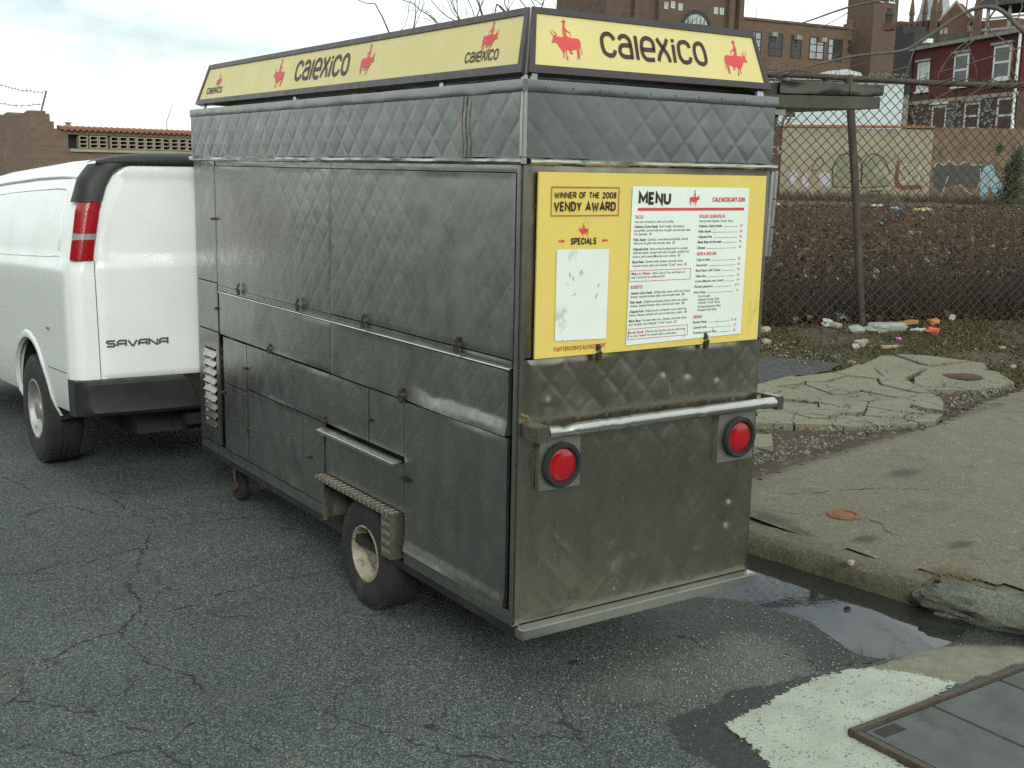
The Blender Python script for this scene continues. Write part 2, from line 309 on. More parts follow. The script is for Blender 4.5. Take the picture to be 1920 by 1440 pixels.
def crack(pts, w, z=.0022, zf=None):
    rnd = random.Random(str(pts[0])); P = []
    for a, b in zip(pts[:-1], pts[1:]):
        k = max(2, int(math.hypot(b[0]-a[0], b[1]-a[1])/.022))
        for i in range(k): t = i/k; P.append((a[0]+(b[0]-a[0])*t+rnd.gauss(0, .008), a[1]+(b[1]-a[1])*t+rnd.gauss(0, .008)))
    P.append(pts[-1]); m = MB(); V = []
    for i, p in enumerate(P):
        q = P[min(i+1, len(P)-1)]; o = P[max(i-1, 0)]; dx, dy = q[0]-o[0], q[1]-o[1]; L = math.hypot(dx, dy) or 1
        ww = w*(.25+1.5*rnd.random()**2.5)*max(.12, min(1, .75+1.3*fbm(p[0]*5, p[1]*5, 3)))*min(1, (i+1)/4, (len(P)-i)/4)
        for sg in (1, -1):
            x, y = p[0]-dy/L*ww*sg, p[1]+dx/L*ww*sg; V.append((x, y, (zf or relief)(x, y)+z))
    m.add(V, [(2*i, 2*i+1, 2*i+3, 2*i+2) for i in range(len(P)-1)]); return m
for c in CRACKS: crack(c, .0058).build('crack', M['crack'], road)

def frange0(a, b, s_): n_ = int(round((b-a)/s_)); return [a+(b-a)*i/n_ for i in range(n_+1)]
# flat sheets: tar seam, paint, beige concrete patch
def jag(P, step=.035, amp=.012, seed=1):
    r = random.Random(seed); out = []
    for a, b in zip(P, P[1:]+P[:1]):
        k = max(1, int(math.hypot(b[0]-a[0], b[1]-a[1])/step))
        for i in range(k): t = i/k; out.append((a[0]+(b[0]-a[0])*t+r.uniform(-amp, amp), a[1]+(b[1]-a[1])*t+r.uniform(-amp, amp)))
    return out
def sheet(name, P, z, mat, parent=None, kind=None, amp=.012, step=.035, th=.0):
    Q = jag(P, step, amp); m = MB()
    if th: m.prism(Q, lambda x, y: (x, y, z), lambda x, y: (x, y, z+th))
    else: m.flat(Q, lambda x, y: (x, y, z))
    return m.build(name, mat, parent, kind=kind)
M['tar'] = pm('tar seam', (.018,.02,.02), (.042,.045,.044), 14, .7, bump=.5, bscale=90, spot=(.11,.115,.10), sscale=26, sthr=.6)
M['beige'] = pm('sandy concrete patch', (.16,.15,.105), (.25,.235,.175), 9, .9, bump=.4, bscale=120, spot=(.09,.085,.065), sscale=9, sthr=.6)
WHITE = [(.604,-.552),(.84,-.529),(1.033,-.478),(1.281,-.45),(1.48,-.477),(1.582,-.576),(1.668,-.665),(1.741,-.82),(1.294,-.875),(.961,-.875),(.983,-1.002),(.951,-1.152),(.90,-1.5),(.80,-2.0),(.36,-2.0),(.508,-1.041),(.518,-.88),(.584,-.736)]
def road_paint():
    t = NT('worn white road paint'); vc = t.voro(105, out='Color'); sp = t.n('ShaderNodeSeparateColor'); t.l(vc, sp.inputs[0])
    w = t.ramp(t.noise(5, 6, .6), [(.3, (.30,.325,.265)), (.7, (.40,.43,.355))])
    pit = t.math('MULTIPLY', t.ramp(sp.outputs[0], [(.86, 0), (.92, 1)]), t.ramp(t.noise(18, 4), [(.45, .05), (.6, .9)]))
    t.set(base=t.mix(t.ramp(t.noise(24, 7, .75), [(.66, 0), (.72, .7)]), t.mix(pit, w, (.10,.10,.085)), (.13,.125,.10)), rough=.8)
    ed = t.n('ShaderNodeAttribute', attribute_name='edge').outputs['Fac']; nn = t.math('ADD', t.noise(30, 4, .7), t.math('MULTIPLY', t.noise(3.5, 3, .6), .5))
    t.l(t.ramp(t.math('SUBTRACT', nn, t.ramp(t.math('MULTIPLY', ed, 10), [(0, 0), (.35, .5)])), [(.52, 0), (.58, 1)]), t.b.inputs['Alpha'])
    t.l(t.ramp(t.math('SUBTRACT', nn, t.math('MAXIMUM', t.math('MULTIPLY', t.math('ADD', ed, .035), 9.0), 0.0)), [(.49, 0), (.55, 1)]), t.b.inputs['Alpha'])
    t.bump(t.math('ADD', t.voro(110), t.noise(60, 4)), .45, .006); return t.m
M['road_paint'] = road_paint(); mb = MB(); gx = frange0(.3, 1.86, .02); gy = frange0(-2.0, -.40, .02); pid = {}; V = []; F = []; ed = []
pd = {(i, j): pdist(x, y, WHITE)+.012*fbm(x*14, y*14, 3) for i, x in enumerate(gx) for j, y in enumerate(gy)}
for i in range(len(gx)-1):
    for j in range(len(gy)-1):
        q = [(i, j), (i+1, j), (i+1, j+1), (i, j+1)]
        if min(pd[k] for k in q) < .03:
            for k in q:
                if k not in pid: x, y = gx[k[0]], gy[k[1]]; pid[k] = len(V); V.append((x, y, relief(x, y)+.004)); ed.append(pd[k])
            F.append(tuple(pid[k] for k in q))
mb.add(V, F); me = mb.mesh('road_marking'); at = me.attributes.new('edge', 'FLOAT', 'POINT'); at.data.foreach_set('value', ed); link('road_marking', me, M['road_paint'], road, smooth='all')

# puddle
def water():
    t = NT('puddle water'); t.set(base=(.022,.024,.020), rough=.02, spec=.5, ior=1.5)
    t.bump(t.noise(26, 3, .5, t.map((1, 1, 1))), .028, .006); return t.m
M['water'] = water()
def smooth_poly(P, n=6):
    out = []; N = len(P)
    for i in range(N):
        p0, p1, p2, p3 = [P[(i+k-1) % N] for k in range(4)]
        for j in range(n):
            t = j/n; out.append(tuple(.5*((2*p1[c])+(-p0[c]+p2[c])*t+(2*p0[c]-5*p1[c]+4*p2[c]-p3[c])*t*t+(-p0[c]+3*p1[c]-3*p2[c]+p3[c])*t**3) for c in (0, 1)))
    return out
mb = MB(); mb.flat([(1.62,2.3),(1.0,1.9),(.85,1.3),(1.2,.7),(1.5,.35),(1.58,0),(1.5,-.3),(1.6,-.55),(1.9,-.58),(2.3,-.56),(2.62,-.3),(2.5,.3),(2.4,1.2),(2.3,2.3)], lambda x, y: (x, y, -.0045)); mb.build('puddle', M['water'], kind='structure')

# vault cover of steel-edged slabs
vm = empty('vault_cover', (.955, -.87, 0)); tag(vm, 'dark grey slab cover in a rusty steel edge beside white road paint', 'cover')
M['rust_edge'] = pm('rusty steel edge', (.058,.044,.034), (.10,.078,.060), 20, .75, .3, bump=.4)
M['slab_dark'] = pm('dark grey worn slab', (.058,.066,.060), (.088,.098,.090), 5, .78, bump=.35, bscale=140, spot=(.05,.05,.045), sscale=4, sthr=.58)
mb = MB(); mb.box((0, -.032, .0), (1.75, 0, .032)); mb.box((0, -2.0, .0), (.036, -.032, .028)); mb.build('frame', M['rust_edge'], vm, bevel=.003)
for i, (a, b) in enumerate(((.045, .455), (.462, .905), (.912, 1.36), (1.367, 1.74))):
    mb = MB(); mb.box((a, -2.0, 0), (b, -.040, .024+.001*i)); mb.build('slab', M['slab_dark'], vm, bevel=.004)
mb = MB(); mb.box((.075, -.115, .02), (.20, -.06, .0262)); mb.build('lifting_slot', M['crack'], vm)

# ------------------------------------------------------------------ pavement, kerb, lot
def concrete(name, c1, c2, dirt, dthr=.6, stains=False, hair=0):
    t = NT(name); col = t.ramp(t.noise(2.2, 5, .65), [(.3, c1), (.7, c2)]); vc = t.voro(120, out='Color'); sp = t.n('ShaderNodeSeparateColor'); t.l(vc, sp.inputs[0])
    col = t.mix(.58, col, t.ramp(sp.outputs[0], [(0, tuple(x*.55 for x in c1)), (.85, c2), (1, tuple(min(1, x*1.5) for x in c2))]))
    col = t.mix(t.ramp(t.noise(4.5, 5, .72), [(dthr, 0), (dthr+.16, .85)]), col, dirt)
    col = t.mix(t.ramp(t.noise(.8, 4, .5), [(.5, 0), (.8, .5)]), col, tuple(x*.75 for x in dirt))
    if hair:
        nv = t.n('ShaderNodeTexNoise'); nv.inputs['Scale'].default_value = 4; nv.inputs['Detail'].default_value = 5; t.l(t.co, nv.inputs['Vector'])
        va = t.n('ShaderNodeVectorMath', operation='MULTIPLY_ADD'); t.l(nv.outputs['Color'], va.inputs[0]); va.inputs[1].default_value = (.35, .35, 0); t.l(t.co, va.inputs[2])
        ck = t.math('MULTIPLY', t.ramp(t.voro(hair, 'DISTANCE_TO_EDGE', va.outputs[0]), [(.008, 1), (.03, 0)]), t.ramp(t.noise(1.9, 3, .6), [(.40, 0), (.52, .9)])); col = t.mix(ck, col, (.035,.031,.024))
    if stains:
        sa = t.n('ShaderNodeAttribute', attribute_name='stain').outputs['Fac']; col = t.mix(t.ramp(t.math('ADD', sa, t.math('MULTIPLY', t.math('SUBTRACT', t.noise(26, 6, .7), .5), .9)), [(.35, 0), (.75, .85)]), col, (.045,.042,.032))
        col = t.mix(t.ramp(t.noise(13, 4, .75), [(.60, 0), (.66, .5)]), col, (.26,.25,.20)); col = t.mix(t.ramp(t.noise(2.1, 5, .75, t.map((1, 1, 1), (0, 0, .6))), [(.58, 0), (.68, .6)]), col, (.075,.072,.055))
    t.set(base=col, rough=.9); t.bump(t.math('ADD', t.noise(180, 3), t.noise(40, 5)), .6, .008); return t.m
M['walk'] = concrete('weathered sidewalk concrete', (.122,.112,.074), (.168,.154,.104), (.078,.069,.043), .56, True)
M['slab'] = concrete('broken slab concrete', (.162,.158,.104), (.21,.205,.138), (.11,.098,.062), .62, hair=3.0)
KERB = [(2.0,30.),(2.05,9.),(2.12,3.),(2.17,1.5),(2.205,.9),(2.235,.6),(2.262,.3),(2.30,.05),(2.35,-.14)]
WALK = [(2.42,3.0),(2.40,1.5),(2.385,.75),(2.40,.5),(2.435,.3),(2.46,.1),(2.49,-.10),(2.62,-.30),(2.72,-.52),(2.95,-.85),(3.5,-1.3),(5,-1.9),(9,-2.6),(60,-8),(60,13),(12,3.6),(7.8,2.78),(6.98,2.62),(5.69,2.2),(4.74,2.08),(3.55,1.84),(3.0,1.72),(2.75,3.0)]
zw = lambda x, y: .121+.010*fbm(x*.7, y*.7, 7)+.004*fbm(x*3, y*3, 2)
mb = MB(); wx = seg(2.3, 9, .06)+seg(9, 20, .5)+seg(20, 61, 5); wy = seg(-3, 3.6, .06)+seg(3.6, 14, 1)
idx = {}
for i, x in enumerate(wx):
    for j, y in enumerate(wy): idx[(i, j)] = None
Q = []
for a, b in zip(WALK, WALK[1:]+WALK[:1]): Q += jag([a, b], .05, .012, 8)[:max(1, int(math.hypot(b[0]-a[0], b[1]-a[1])/.05))] if max(a[0], b[0]) < 9.5 else [a]
inside = {(i, j): (-1 if in_poly(wx[i], wy[j], WALK) else 1) for i in range(len(wx)) for j in range(len(wy))}
V = []; F = []
def vid(i, j):
    if idx[(i, j)] is None:
        x, y = wx[i], wy[j]; idx[(i, j)] = len(V); V.append((x, y, zw(x, y)))
    return idx[(i, j)]
for i in range(len(wx)-1):
    for j in range(len(wy)-1):
        if all(inside[(i+a, j+b)] < 0.0 for a in (0, 1) for b in (0, 1)): F.append((vid(i, j), vid(i+1, j), vid(i+1, j+1), vid(i, j+1)))
# edge skirt: a clean polygon ring just under the sheet closes the stepped border
mb.add(V, F); me = mb.mesh('sidewalk'); stn = np.zeros(len(V), np.float32)
for i, (x, y, z) in enumerate(V):
    for cx, cy, rx, ry in ((2.50, 1.02, .14, .28), (2.46, .75, .08, .2), (2.68, .47, .16, .09), (3.06, .13, .19, .08), (3.3, -.1, .1, .06), (4.1, 1.3, .3, .12), (2.55, -.15, .10, .12)):
        stn[i] = max(stn[i], 1.15-math.hypot((x-cx)/rx, (y-cy)/ry))
    e = abs(y-(1.72+(x-3)*.19)); stn[i] = max(stn[i], .75-e/.25 if x < 7 else 0)
at = me.attributes.new('stain', 'FLOAT', 'POINT'); at.data.foreach_set('value', stn); walk = link('sidewalk', me, M['walk'], smooth='all', kind='structure')
mb = MB(); mb.prism(Q, lambda x, y: (x, y, -.02), lambda x, y: (x, y, .104)); mb.build('slab_base', M['walk'], walk)
# kerb stones
M['kerb'] = concrete('stained kerb stone', (.10,.094,.058), (.145,.136,.086), (.055,.050,.030), .52)
def kerb_run(p, q, w, top, seed, name='kerb_stone'):
    L = math.hypot(q[0]-p[0], q[1]-p[1]); d = ((q[0]-p[0])/L, (q[1]-p[1])/L); nrm = (-d[1], d[0])
    if nrm[0] < 0: nrm = (-nrm[0], -nrm[1])
    prof = [(0, -.06), (.0, .045), (.012, .085), (.045, top-.006), (.09, top), (w, top)]
    k = max(2, int(L/.05)); m = MB(); rnd = random.Random(seed)
    def fn(i, j):
        t = i/k; o, z = prof[j]; s = L*t; e = .012*fbm(s*5+seed*9, j*.9, seed)+.005*fbm(s*20, j, seed)
        x = p[0]+d[0]*s+nrm[0]*(o+e); y = p[1]+d[1]*s+nrm[1]*(o+e); return (x, y, z+dip(y)+.008*fbm(s*4, j*.7, seed+4))
    m.grid(range(k+1), range(len(prof)), fn); n = len(prof)
    m.f.append(tuple(range(n))); m.f.append(tuple(range(k*n, k*n+n)))
    return m.build(name, M['kerb'], walk, smooth=True)
for i in range(len(KERB)-1): pass
runs = [((2.0,12.),(2.06,6.)),((2.065,5.97),(2.12,3.2)),((2.123,3.17),(2.20,1.02)),((2.203,.995),(2.345,-.135))]
for i, (p, q) in enumerate(runs): kerb_run(p, q, .17, .118, i+1)
# the loose boulder-like kerb stone at the corner
def rock(name, c, s, rz, seed, mat, parent=None, sub=3, rough=.25):
    bm = bmesh.new(); bmesh.ops.create_icosphere(bm, subdivisions=sub, radius=1)
    for v in bm.verts:
        p = v.co.copy(); b = max(abs(p.x), abs(p.y), abs(p.z)); p = p.lerp(p/b, .45)
        p *= 1+rough*fbm(p.x*1.3+seed, p.y*1.3, p.z*1.3+seed*3)+.3*rough*fbm(p.x*4+seed, p.y*4, p.z*4)
        v.co = Vector((p.x*s[0], p.y*s[1], p.z*s[2]))
    me = bpy.data.meshes.new(name); bm.to_mesh(me); bm.free()
    o = link(name, me, mat, parent, smooth=True); o.location = c; o.rotation_euler = (0, 0, rz); return o
M['kerb_green'] = concrete('mossy kerb stone', (.10,.108,.082), (.165,.17,.13), (.055,.06,.045), .5)
o = rock('kerb_boulder', (2.50, -.46, .045), (.13, .33, .088), R(18), 5, M['kerb_green'], sub=4, rough=.3)
tag(o, 'mossy loose kerb stone lying beside the puddle at the corner', 'stone')

FA, FD = (9.19, 5.84), (.9603, -.2789)           # fence: base of the tall post (position scaled about the camera), direction
FN = (.2789, .9603)
def fence_d(x, y): return (x-FA[0])*FN[0]+(y-FA[1])*FN[1]
def lerp_tab(v, T):
    if v <= T[0][0]: return T[0][1]
    for (a, b), (c, d) in zip(T[:-1], T[1:]):
        if v <= c: t = (v-a)/(c-a); return b+(d-b)*t
    return T[-1][1]
def zlot(x, y):
    d = fence_d(x, y); z = lerp_tab(d, [(-3.2, .088), (-1.5, .178), (0, .298), (.5, .33), (4.5, .72), (11, .98), (25, 1.17), (45, 1.3), (120, 1.6)])
    amp = .02 if d < 0 else .06+.05*min(1, d/5)
    if x < 4.2 or y < 3: amp = min(amp, .012)
    return z+amp*fbm(x*.8, y*.8, 3)+amp*.5*fbm(x*3.1, y*3.1, 6)+(dip(y) if x < 6 and d < 0 else 0)
lx = seg(2.35, 14, .08)+seg(14, 40, .35)+seg(40, 150, 6); ly = seg(-20, 1.4, 2)+seg(1.4, 9.5, .08)+seg(9.5, 36, .35)+seg(36, 150, 6)
def lotmat():
    t = NT('dirt and dead grass'); gr = t.n('ShaderNodeAttribute', attribute_name='grass').outputs['Fac']
    col = t.ramp(t.noise(1.6, 7, .65), [(.3, (.038,.028,.018)), (.7, (.080,.062,.038))])
    vc = t.voro(26, out='Color'); sp = t.n('ShaderNodeSeparateColor'); t.l(vc, sp.inputs[0])
    col = t.mix(t.ramp(sp.outputs[0], [(.72, 0), (.85, .6)]), col, t.ramp(sp.outputs[1], [(0, (.06,.03,.018)), (.6, (.14,.09,.05)), (1, (.24,.21,.16))]))
    col = t.mix(t.math('MULTIPLY', gr, t.ramp(t.noise(3, 6, .7), [(.4, 0), (.62, .8)])), col, (.065,.072,.022))
    t.set(base=col, rough=.95); t.bump(t.math('ADD', t.noise(30, 5), t.voro(26)), .7, .03); return t.m
mb = MB()
def lotz(x, y):
    z = zlot(x, y)
    if y < 1.4: z = -.4
    return (x, y, z)
mb.grid(lx, ly, lotz); me = mb.mesh('lot'); gr = np.zeros(len(mb.v), np.float32)
for i, (x, y, z) in enumerate(mb.v):
    d = fence_d(x, y); gr[i] = max(0, 1-abs(d+1.6)/2.2) if d < .3 else .15
at = me.attributes.new('grass', 'FLOAT', 'POINT'); at.data.foreach_set('value', gr)
M['lot'] = lotmat(); lot = link('lot', me, M['lot'], smooth='all', kind='structure')
# old asphalt patch beside the slabs
mb = MB(); mb.flat(jag([(4.4,4.9),(6.28,4.95),(6.77,4.66),(7.02,4.33),(6.6,4.1),(6.01,4.13),(5.32,4.0),(4.3,3.9)], .12, .05, 3), lambda x, y: (x, y, zlot(x, y)+.045)); mb.build('asphalt_patch', M['tar'], lot)

# broken slabs: each piece of pavement its own object
SLAB = [(3.9,3.1),(5.0,2.42),(5.74,2.24),(6.2,2.5),(6.66,2.85),(7.05,3.58),(7.66,3.78),(8.35,3.52),(8.55,3.72),(8.24,4.2),(7.82,4.46),(6.66,4.06),(6.03,4.14),(5.3,4.0),(4.2,3.75)]  # outline cast along view rays from image pixels onto the lot slope
def clip(P, a, b, c):                  # keep a*x+b*y<=c
    out = []
    for p, q in zip(P, P[1:]+P[:1]):
        dp, dq = a*p[0]+b*p[1]-c, a*q[0]+b*q[1]-c
        if dp <= 0: out.append(p)
        if dp*dq < 0: t = dp/(dp-dq); out.append((p[0]+(q[0]-p[0])*t, p[1]+(q[1]-p[1])*t))
    return out
rnd = random.Random(11); seeds = []
for _ in range(4000):
    p = (rnd.uniform(3.8, 8.9), rnd.uniform(2.2, 4.8)); big = .56 if p[0] > 6.6 else .30
    if in_poly(*p, SLAB) and all(math.hypot(p[0]-q[0], p[1]-q[1]) > big*rnd.uniform(.75, 1.25) for q in seeds): seeds.append(p)
def zflat(x, y): return lerp_tab(fence_d(x, y), [(-3.2, .1), (-1.5, .19), (0, .31)])
def slab_piece(P, h, seed, mat=None, name='slab_piece', parent=None, gap=.011):
    cx = sum(p[0] for p in P)/len(P); cy = sum(p[1] for p in P)/len(P); r = random.Random(seed); Q = []
    for p, q in zip(P, P[1:]+P[:1]):
        L = math.hypot(q[0]-p[0], q[1]-p[1]); k = max(1, int(L/.07))
        for i in range(k):
            t = i/k; x, y = p[0]+(q[0]-p[0])*t, p[1]+(q[1]-p[1])*t; d = math.hypot(x-cx, y-cy) or 1; g_ = gap*r.uniform(.4, 1.5)
            Q.append((x-(x-cx)/d*g_, y-(y-cy)/d*g_))
    tx, ty = r.uniform(-.02, .02), r.uniform(-.02, .02); m = MB()
    m.prism(Q, lambda x, y: (x, y, .05), lambda x, y: (x, y, h-.10+zflat(x, y)+(x-cx)*tx+(y-cy)*ty))
    return m.build(name, mat or M['slab'], parent or walk)
for i, s in enumerate(seeds):
    P = [tuple(p) for p in SLAB]
    for q in seeds:
        if q is not s and P:
            a, b = q[0]-s[0], q[1]-s[1]; c = (q[0]**2+q[1]**2-s[0]**2-s[1]**2)/2; P = clip(P, a, b, c)
    if len(P) > 2: slab_piece(P, .135+rnd.uniform(-.012, .018), i)
slab_piece([(6.75,3.22),(7.30,2.90),(7.90,2.92),(8.18,3.30),(8.0,3.68),(7.64,3.74),(7.12,3.52)], .150, 77, name='utility_slab', gap=.01)
for i, P in enumerate(([(2.6,2.05),(3.0,1.95),(3.25,2.15),(3.1,2.4),(2.7,2.45)], [(3.35,2.35),(3.9,2.3),(4.2,2.6),(3.8,2.85),(3.4,2.7)], [(2.7,2.6),(3.2,2.5),(3.3,2.9),(2.8,3.1)])): slab_piece(P, .125, 90+i)
# covers
M['rust'] = pm('rusted iron', (.055,.022,.016), (.09,.036,.025), 10, .85, .2, bump=.5, bscale=60)
M['rust_orange'] = pm('orange rusted iron', (.16,.062,.022), (.24,.105,.042), 14, .85, .1, bump=.5, bscale=80, spot=(.13,.10,.06), sscale=18, sthr=.55)
mb = MB(); mb.lathe([(0, .012), (.15, .013), (.165, .010), (.17, .012), (.185, .012), (.195, 0)], (0, 0, 0), 'z', 40)
o = mb.build('manhole_cover', M['rust'], smooth=True); o.location = (7.66, 3.36, .168); tag(o, 'round brown rusty manhole cover set in the pale slab', 'manhole cover')
mb = MB(); mb.lathe([(0, .006), (.04, .008), (.062, .004), (.066, .0), (.072, .0), (.076, .008), (.088, .009), (.10, 0)], (0, 0, 0), 'z', 28)
o = mb.build('valve_cover', M['rust_orange'], smooth=True); o.location = (2.94, .84, .124); tag(o, 'small round orange rusted valve cover in the sidewalk', 'cover')
for c in ([(3.02,.78),(3.0,.62),(2.88,.45),(2.92,.36)], [(2.83,.90),(2.7,1.02),(2.55,1.3)], [(2.95,1.35),(3.6,1.15),(3.9,.95)]): crack(c, .006, .0025, zw).build('crack', M['crack'], walk)
M['stain'] = pm('dark wet stain', (.035,.033,.026), (.06,.055,.042), 12, .7, bump=.4)
def blot(name, c, rx, ry, mat, parent, z, zf, seed, rz=0):
    m = MB(); P = []
    for k in range(26):
        t = 2*math.pi*k/26; r = 1+.4*fbm(math.cos(t)*1.5, math.sin(t)*1.5, seed)
        x, y = rx*r*math.cos(t), ry*r*math.sin(t); P.append((c[0]+x*math.cos(rz)-y*math.sin(rz), c[1]+x*math.sin(rz)+y*math.cos(rz)))
    V = [(c[0], c[1], zf(*c)+z)]+[(x, y, zf(x, y)+z) for x, y in P]; m.add(V, [(0, i+1, (i+1) % 26+1) for i in range(26)])
    return m.build(name, mat, parent, recalc=False)
blot('stain', (.472, .218), .028, .016, M['crack'], road, .004, relief, 8)
blot('stain', (-.36, .04), .022, .012, M['crack'], road, .004, relief, 9)
# ------------------------------------------------------------------ the food cart
cart = empty('food_cart'); tag(cart, 'quilted stainless steel food cart with yellow rooftop sign and rear menu board', 'food cart')
QW, QH = .140, .145
def quilt(u, z, amp, seed=0):
    a = u/QW+z/QH; b = u/QW-z/QH
    d_ = min(abs(a-round(a)), abs(b-round(b))); p = 1-math.exp(-d_/.055)+.5*d_
    am = .25+.75*max(0, min(1, .5+1.4*fbm(u*.9+seed*3, z*1.1, seed+5, 2)))
    return amp*p*am + .0034*fbm(u*1.3+seed, z*1.3, seed) + .0006*fbm(u*6+seed, z*6, 3)
DENTS_L = [(2.10, .50, .05, -.010), (.5, .62, .10, -.004), (1.3, 1.2, .12, -.003), (2.6, 1.25, .07, .004), (2.2, .9, .2, -.004), (.15, .45, .1, .003), (.3, 1.16, .15, .004)]
DENTS_R = [(.50,.55,.045,-.009),(.55,.66,.10,-.006),(1.13,.70,.014,-.006),(1.12,.60,.018,-.007),(.95,.52,.018,-.005),(.50,.42,.014,-.006),(.2,.50,.09,-.006),(.95,.75,.06,-.006),(.12,1.22,.016,.005),(.30,1.25,.05,-.005),
           (.72,.60,.12,-.007),(.85,1.28,.012,-.004),(1.02,1.25,.012,-.004),(.72,1.30,.012,-.004),(.28,.40,.02,.004),(.9,.42,.06,-.004),(1.2,.45,.05,.004),(.15,.62,.09,-.005),(.38,.50,.05,.004),(.6,.50,.04,.003)]
def dent(u, z, D): return sum(d*math.exp(-((u-a)**2+(z-b)**2)/(2*r*r)) for a, b, r, d in D)
def frange(a, b, s):
    n = max(1, int(math.ceil((b-a)/s))); return [a+(b-a)*i/n for i in range(n+1)]
def skirted(m, us, zs, fn, back):
    """grid surface + side walls back to the frame"""
    nu, nz = len(us), len(zs); o = len(m.v); m.grid(us, zs, fn)
    rim = [(i, 0) for i in range(nu)]+[(nu-1, j) for j in range(1, nz)]+[(i, nz-1) for i in range(nu-2, -1, -1)]+[(0, j) for j in range(nz-2, 0, -1)]
    b0 = len(m.v); m.v += [back(us[i], zs[j]) for i, j in rim]; n = len(rim)
    for k in range(n):
        a = o+rim[k][0]*nz+rim[k][1]; b = o+rim[(k+1) % n][0]*nz+rim[(k+1) % n][1]; m.f.append((a, b, b0+(k+1) % n, b0+k))
def side_panel(name, y0, y1, z0, z1, proud=.008, amp=.0012, mat='steel', step=.009, seed=0, parent=None, holes=None, tilt=0, kick=None):
    m = MB()
    def fn(y, z):
        e = min(y-y0, y1-y, z-z0, z1-z); k = min(1, max(0, e/.02))
        kk = kick(y, z) if kick else 0
        return (-(proud+kk+k*(quilt(y, z, amp, seed)+dent(y, z, DENTS_L)))-tilt*(y1-y), y, z)
    skirted(m, frange(y0, y1, step), frange(z0, z1, step), fn, lambda y, z: (.004, y, z))
    return m.build(name, M[mat], parent or cart, smooth=True)
def rear_panel(name, x0, x1, z0, z1, proud=.006, amp=.0012, mat='steel_rear', step=.009, seed=0, dents=DENTS_R):
    m = MB()
    def fn(x, z):
        e = min(x-x0, x1-x, z-z0, z1-z); k = min(1, max(0, e/.02))
        return (x, -(proud+k*(quilt(x, z, amp, seed)+1.15*dent(x, z, dents)+(.004*fbm(x*3.1, z*3.1, 8) if dents else 0))), z)
    skirted(m, frange(x0, x1, step), frange(z0, z1, step), fn, lambda x, z: (x, .004, z))
    return m.build(name, M[mat], cart, smooth=True)
W_, L_ = 1.27, 3.54
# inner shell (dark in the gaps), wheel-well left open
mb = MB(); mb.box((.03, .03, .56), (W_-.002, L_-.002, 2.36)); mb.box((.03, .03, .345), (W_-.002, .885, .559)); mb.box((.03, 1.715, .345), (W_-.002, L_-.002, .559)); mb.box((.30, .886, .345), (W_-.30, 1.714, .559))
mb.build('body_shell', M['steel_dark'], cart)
for nm, (a, b) in {'floor_rail': ((.004, .0, .335), (.05, .885, .343))}.items():
    mb = MB(); mb.box(a, b); mb.build(nm, M['steel_dark'], cart)
# kerb side and front, plain sheets
mb = MB(); mb.box((W_-.001, .0, .35), (W_+.004, L_, 2.13)); mb.build('kerb_side_sheet', M['steel'], cart)
mb = MB(); mb.box((.0, L_-.001, .35), (W_, L_+.004, 2.13)); mb.build('front_sheet', M['steel'], cart)
# fascia band all round
def fascia():
    m = MB(); us = frange(.0, L_, .008); zs = frange(2.146, 2.377, .008)
    skirted(m, us, zs, lambda y, z: (-.014-quilt(y, z+.03, .0021, 3)-.0*y, y, z), lambda y, z: (.0, y, z)); m.build('side_fascia', M['fascia'], cart, smooth=True)
    m = MB(); us = frange(.0, W_, .008)
    skirted(m, us, zs, lambda x, z: (x, -.012-quilt(x, z+.03, .0019, 5), z), lambda x, z: (x, .0, z)); m.build('rear_fascia', M['fascia'], cart, smooth=True)
    m = MB(); m.box((W_, 0, 2.146), (W_+.012, L_, 2.377)); m.build('kerb_fascia', M['fascia'], cart)
fascia()
def bent_strip(name, p, q, h0, h1, proud, axis, mat, amp=.003, seed=1, roll=True):
    """a bent sheet-metal edging running along the cart, slightly wavy"""
    m = MB(); L = q-p; us = frange(p, q, .03); prof = [(0, h0), (proud*.93, h0), (proud, h0+(h1-h0)*.12), (proud, h0+(h1-h0)*.9), (proud*.9, h1), (0, h1)] if not roll else [(0, h0), (proud*.7, h0), (proud, h0+(h1-h0)*.35), (proud, h0+(h1-h0)*.75), (proud*.5, h1), (0, h1)]
    def fn(u, j):
        o, z = prof[j]; w = amp*fbm(u*5+seed, j*.3, seed)+amp*.6*fbm(u*17, j*.5, seed)
        o = o+w if j not in (0, 5) else o; z = z+w*.8
        return (-o, u, z) if axis == 'left' else (u, -o, z)
    m.grid(us, range(6), fn); m.f.append(tuple(range(6))); m.f.append(tuple(range((len(us)-1)*6, len(us)*6))); return m.build(name, M[mat], cart, smooth=True)
bent_strip('top_trim', -.02, L_+.006, 2.378, 2.421, .021, 'left', 'fascia', .0012, 2, False); bent_strip('top_trim', .0, W_+.01, 2.378, 2.421, .020, 'rear', 'fascia', .0012, 4, False)
bent_strip('drip_edge', -.022, L_+.02, 2.122, 2.145, .030, 'left', 'steel_bright', .004, 7); bent_strip('drip_edge', .012, W_+.012, 2.120, 2.145, .034, 'rear', 'steel_bright', .005, 9)
mb = MB(); mb.box((-.016, -.016, 2.146), (.006, .006, 2.43)); mb.build('corner_cap', M['steel_bright'], cart, bevel=.004)
mb = MB(); mb.box((0, 0, 2.365), (W_, L_, 2.38)); mb.build('roof_deck', M['steel_dark'], cart)
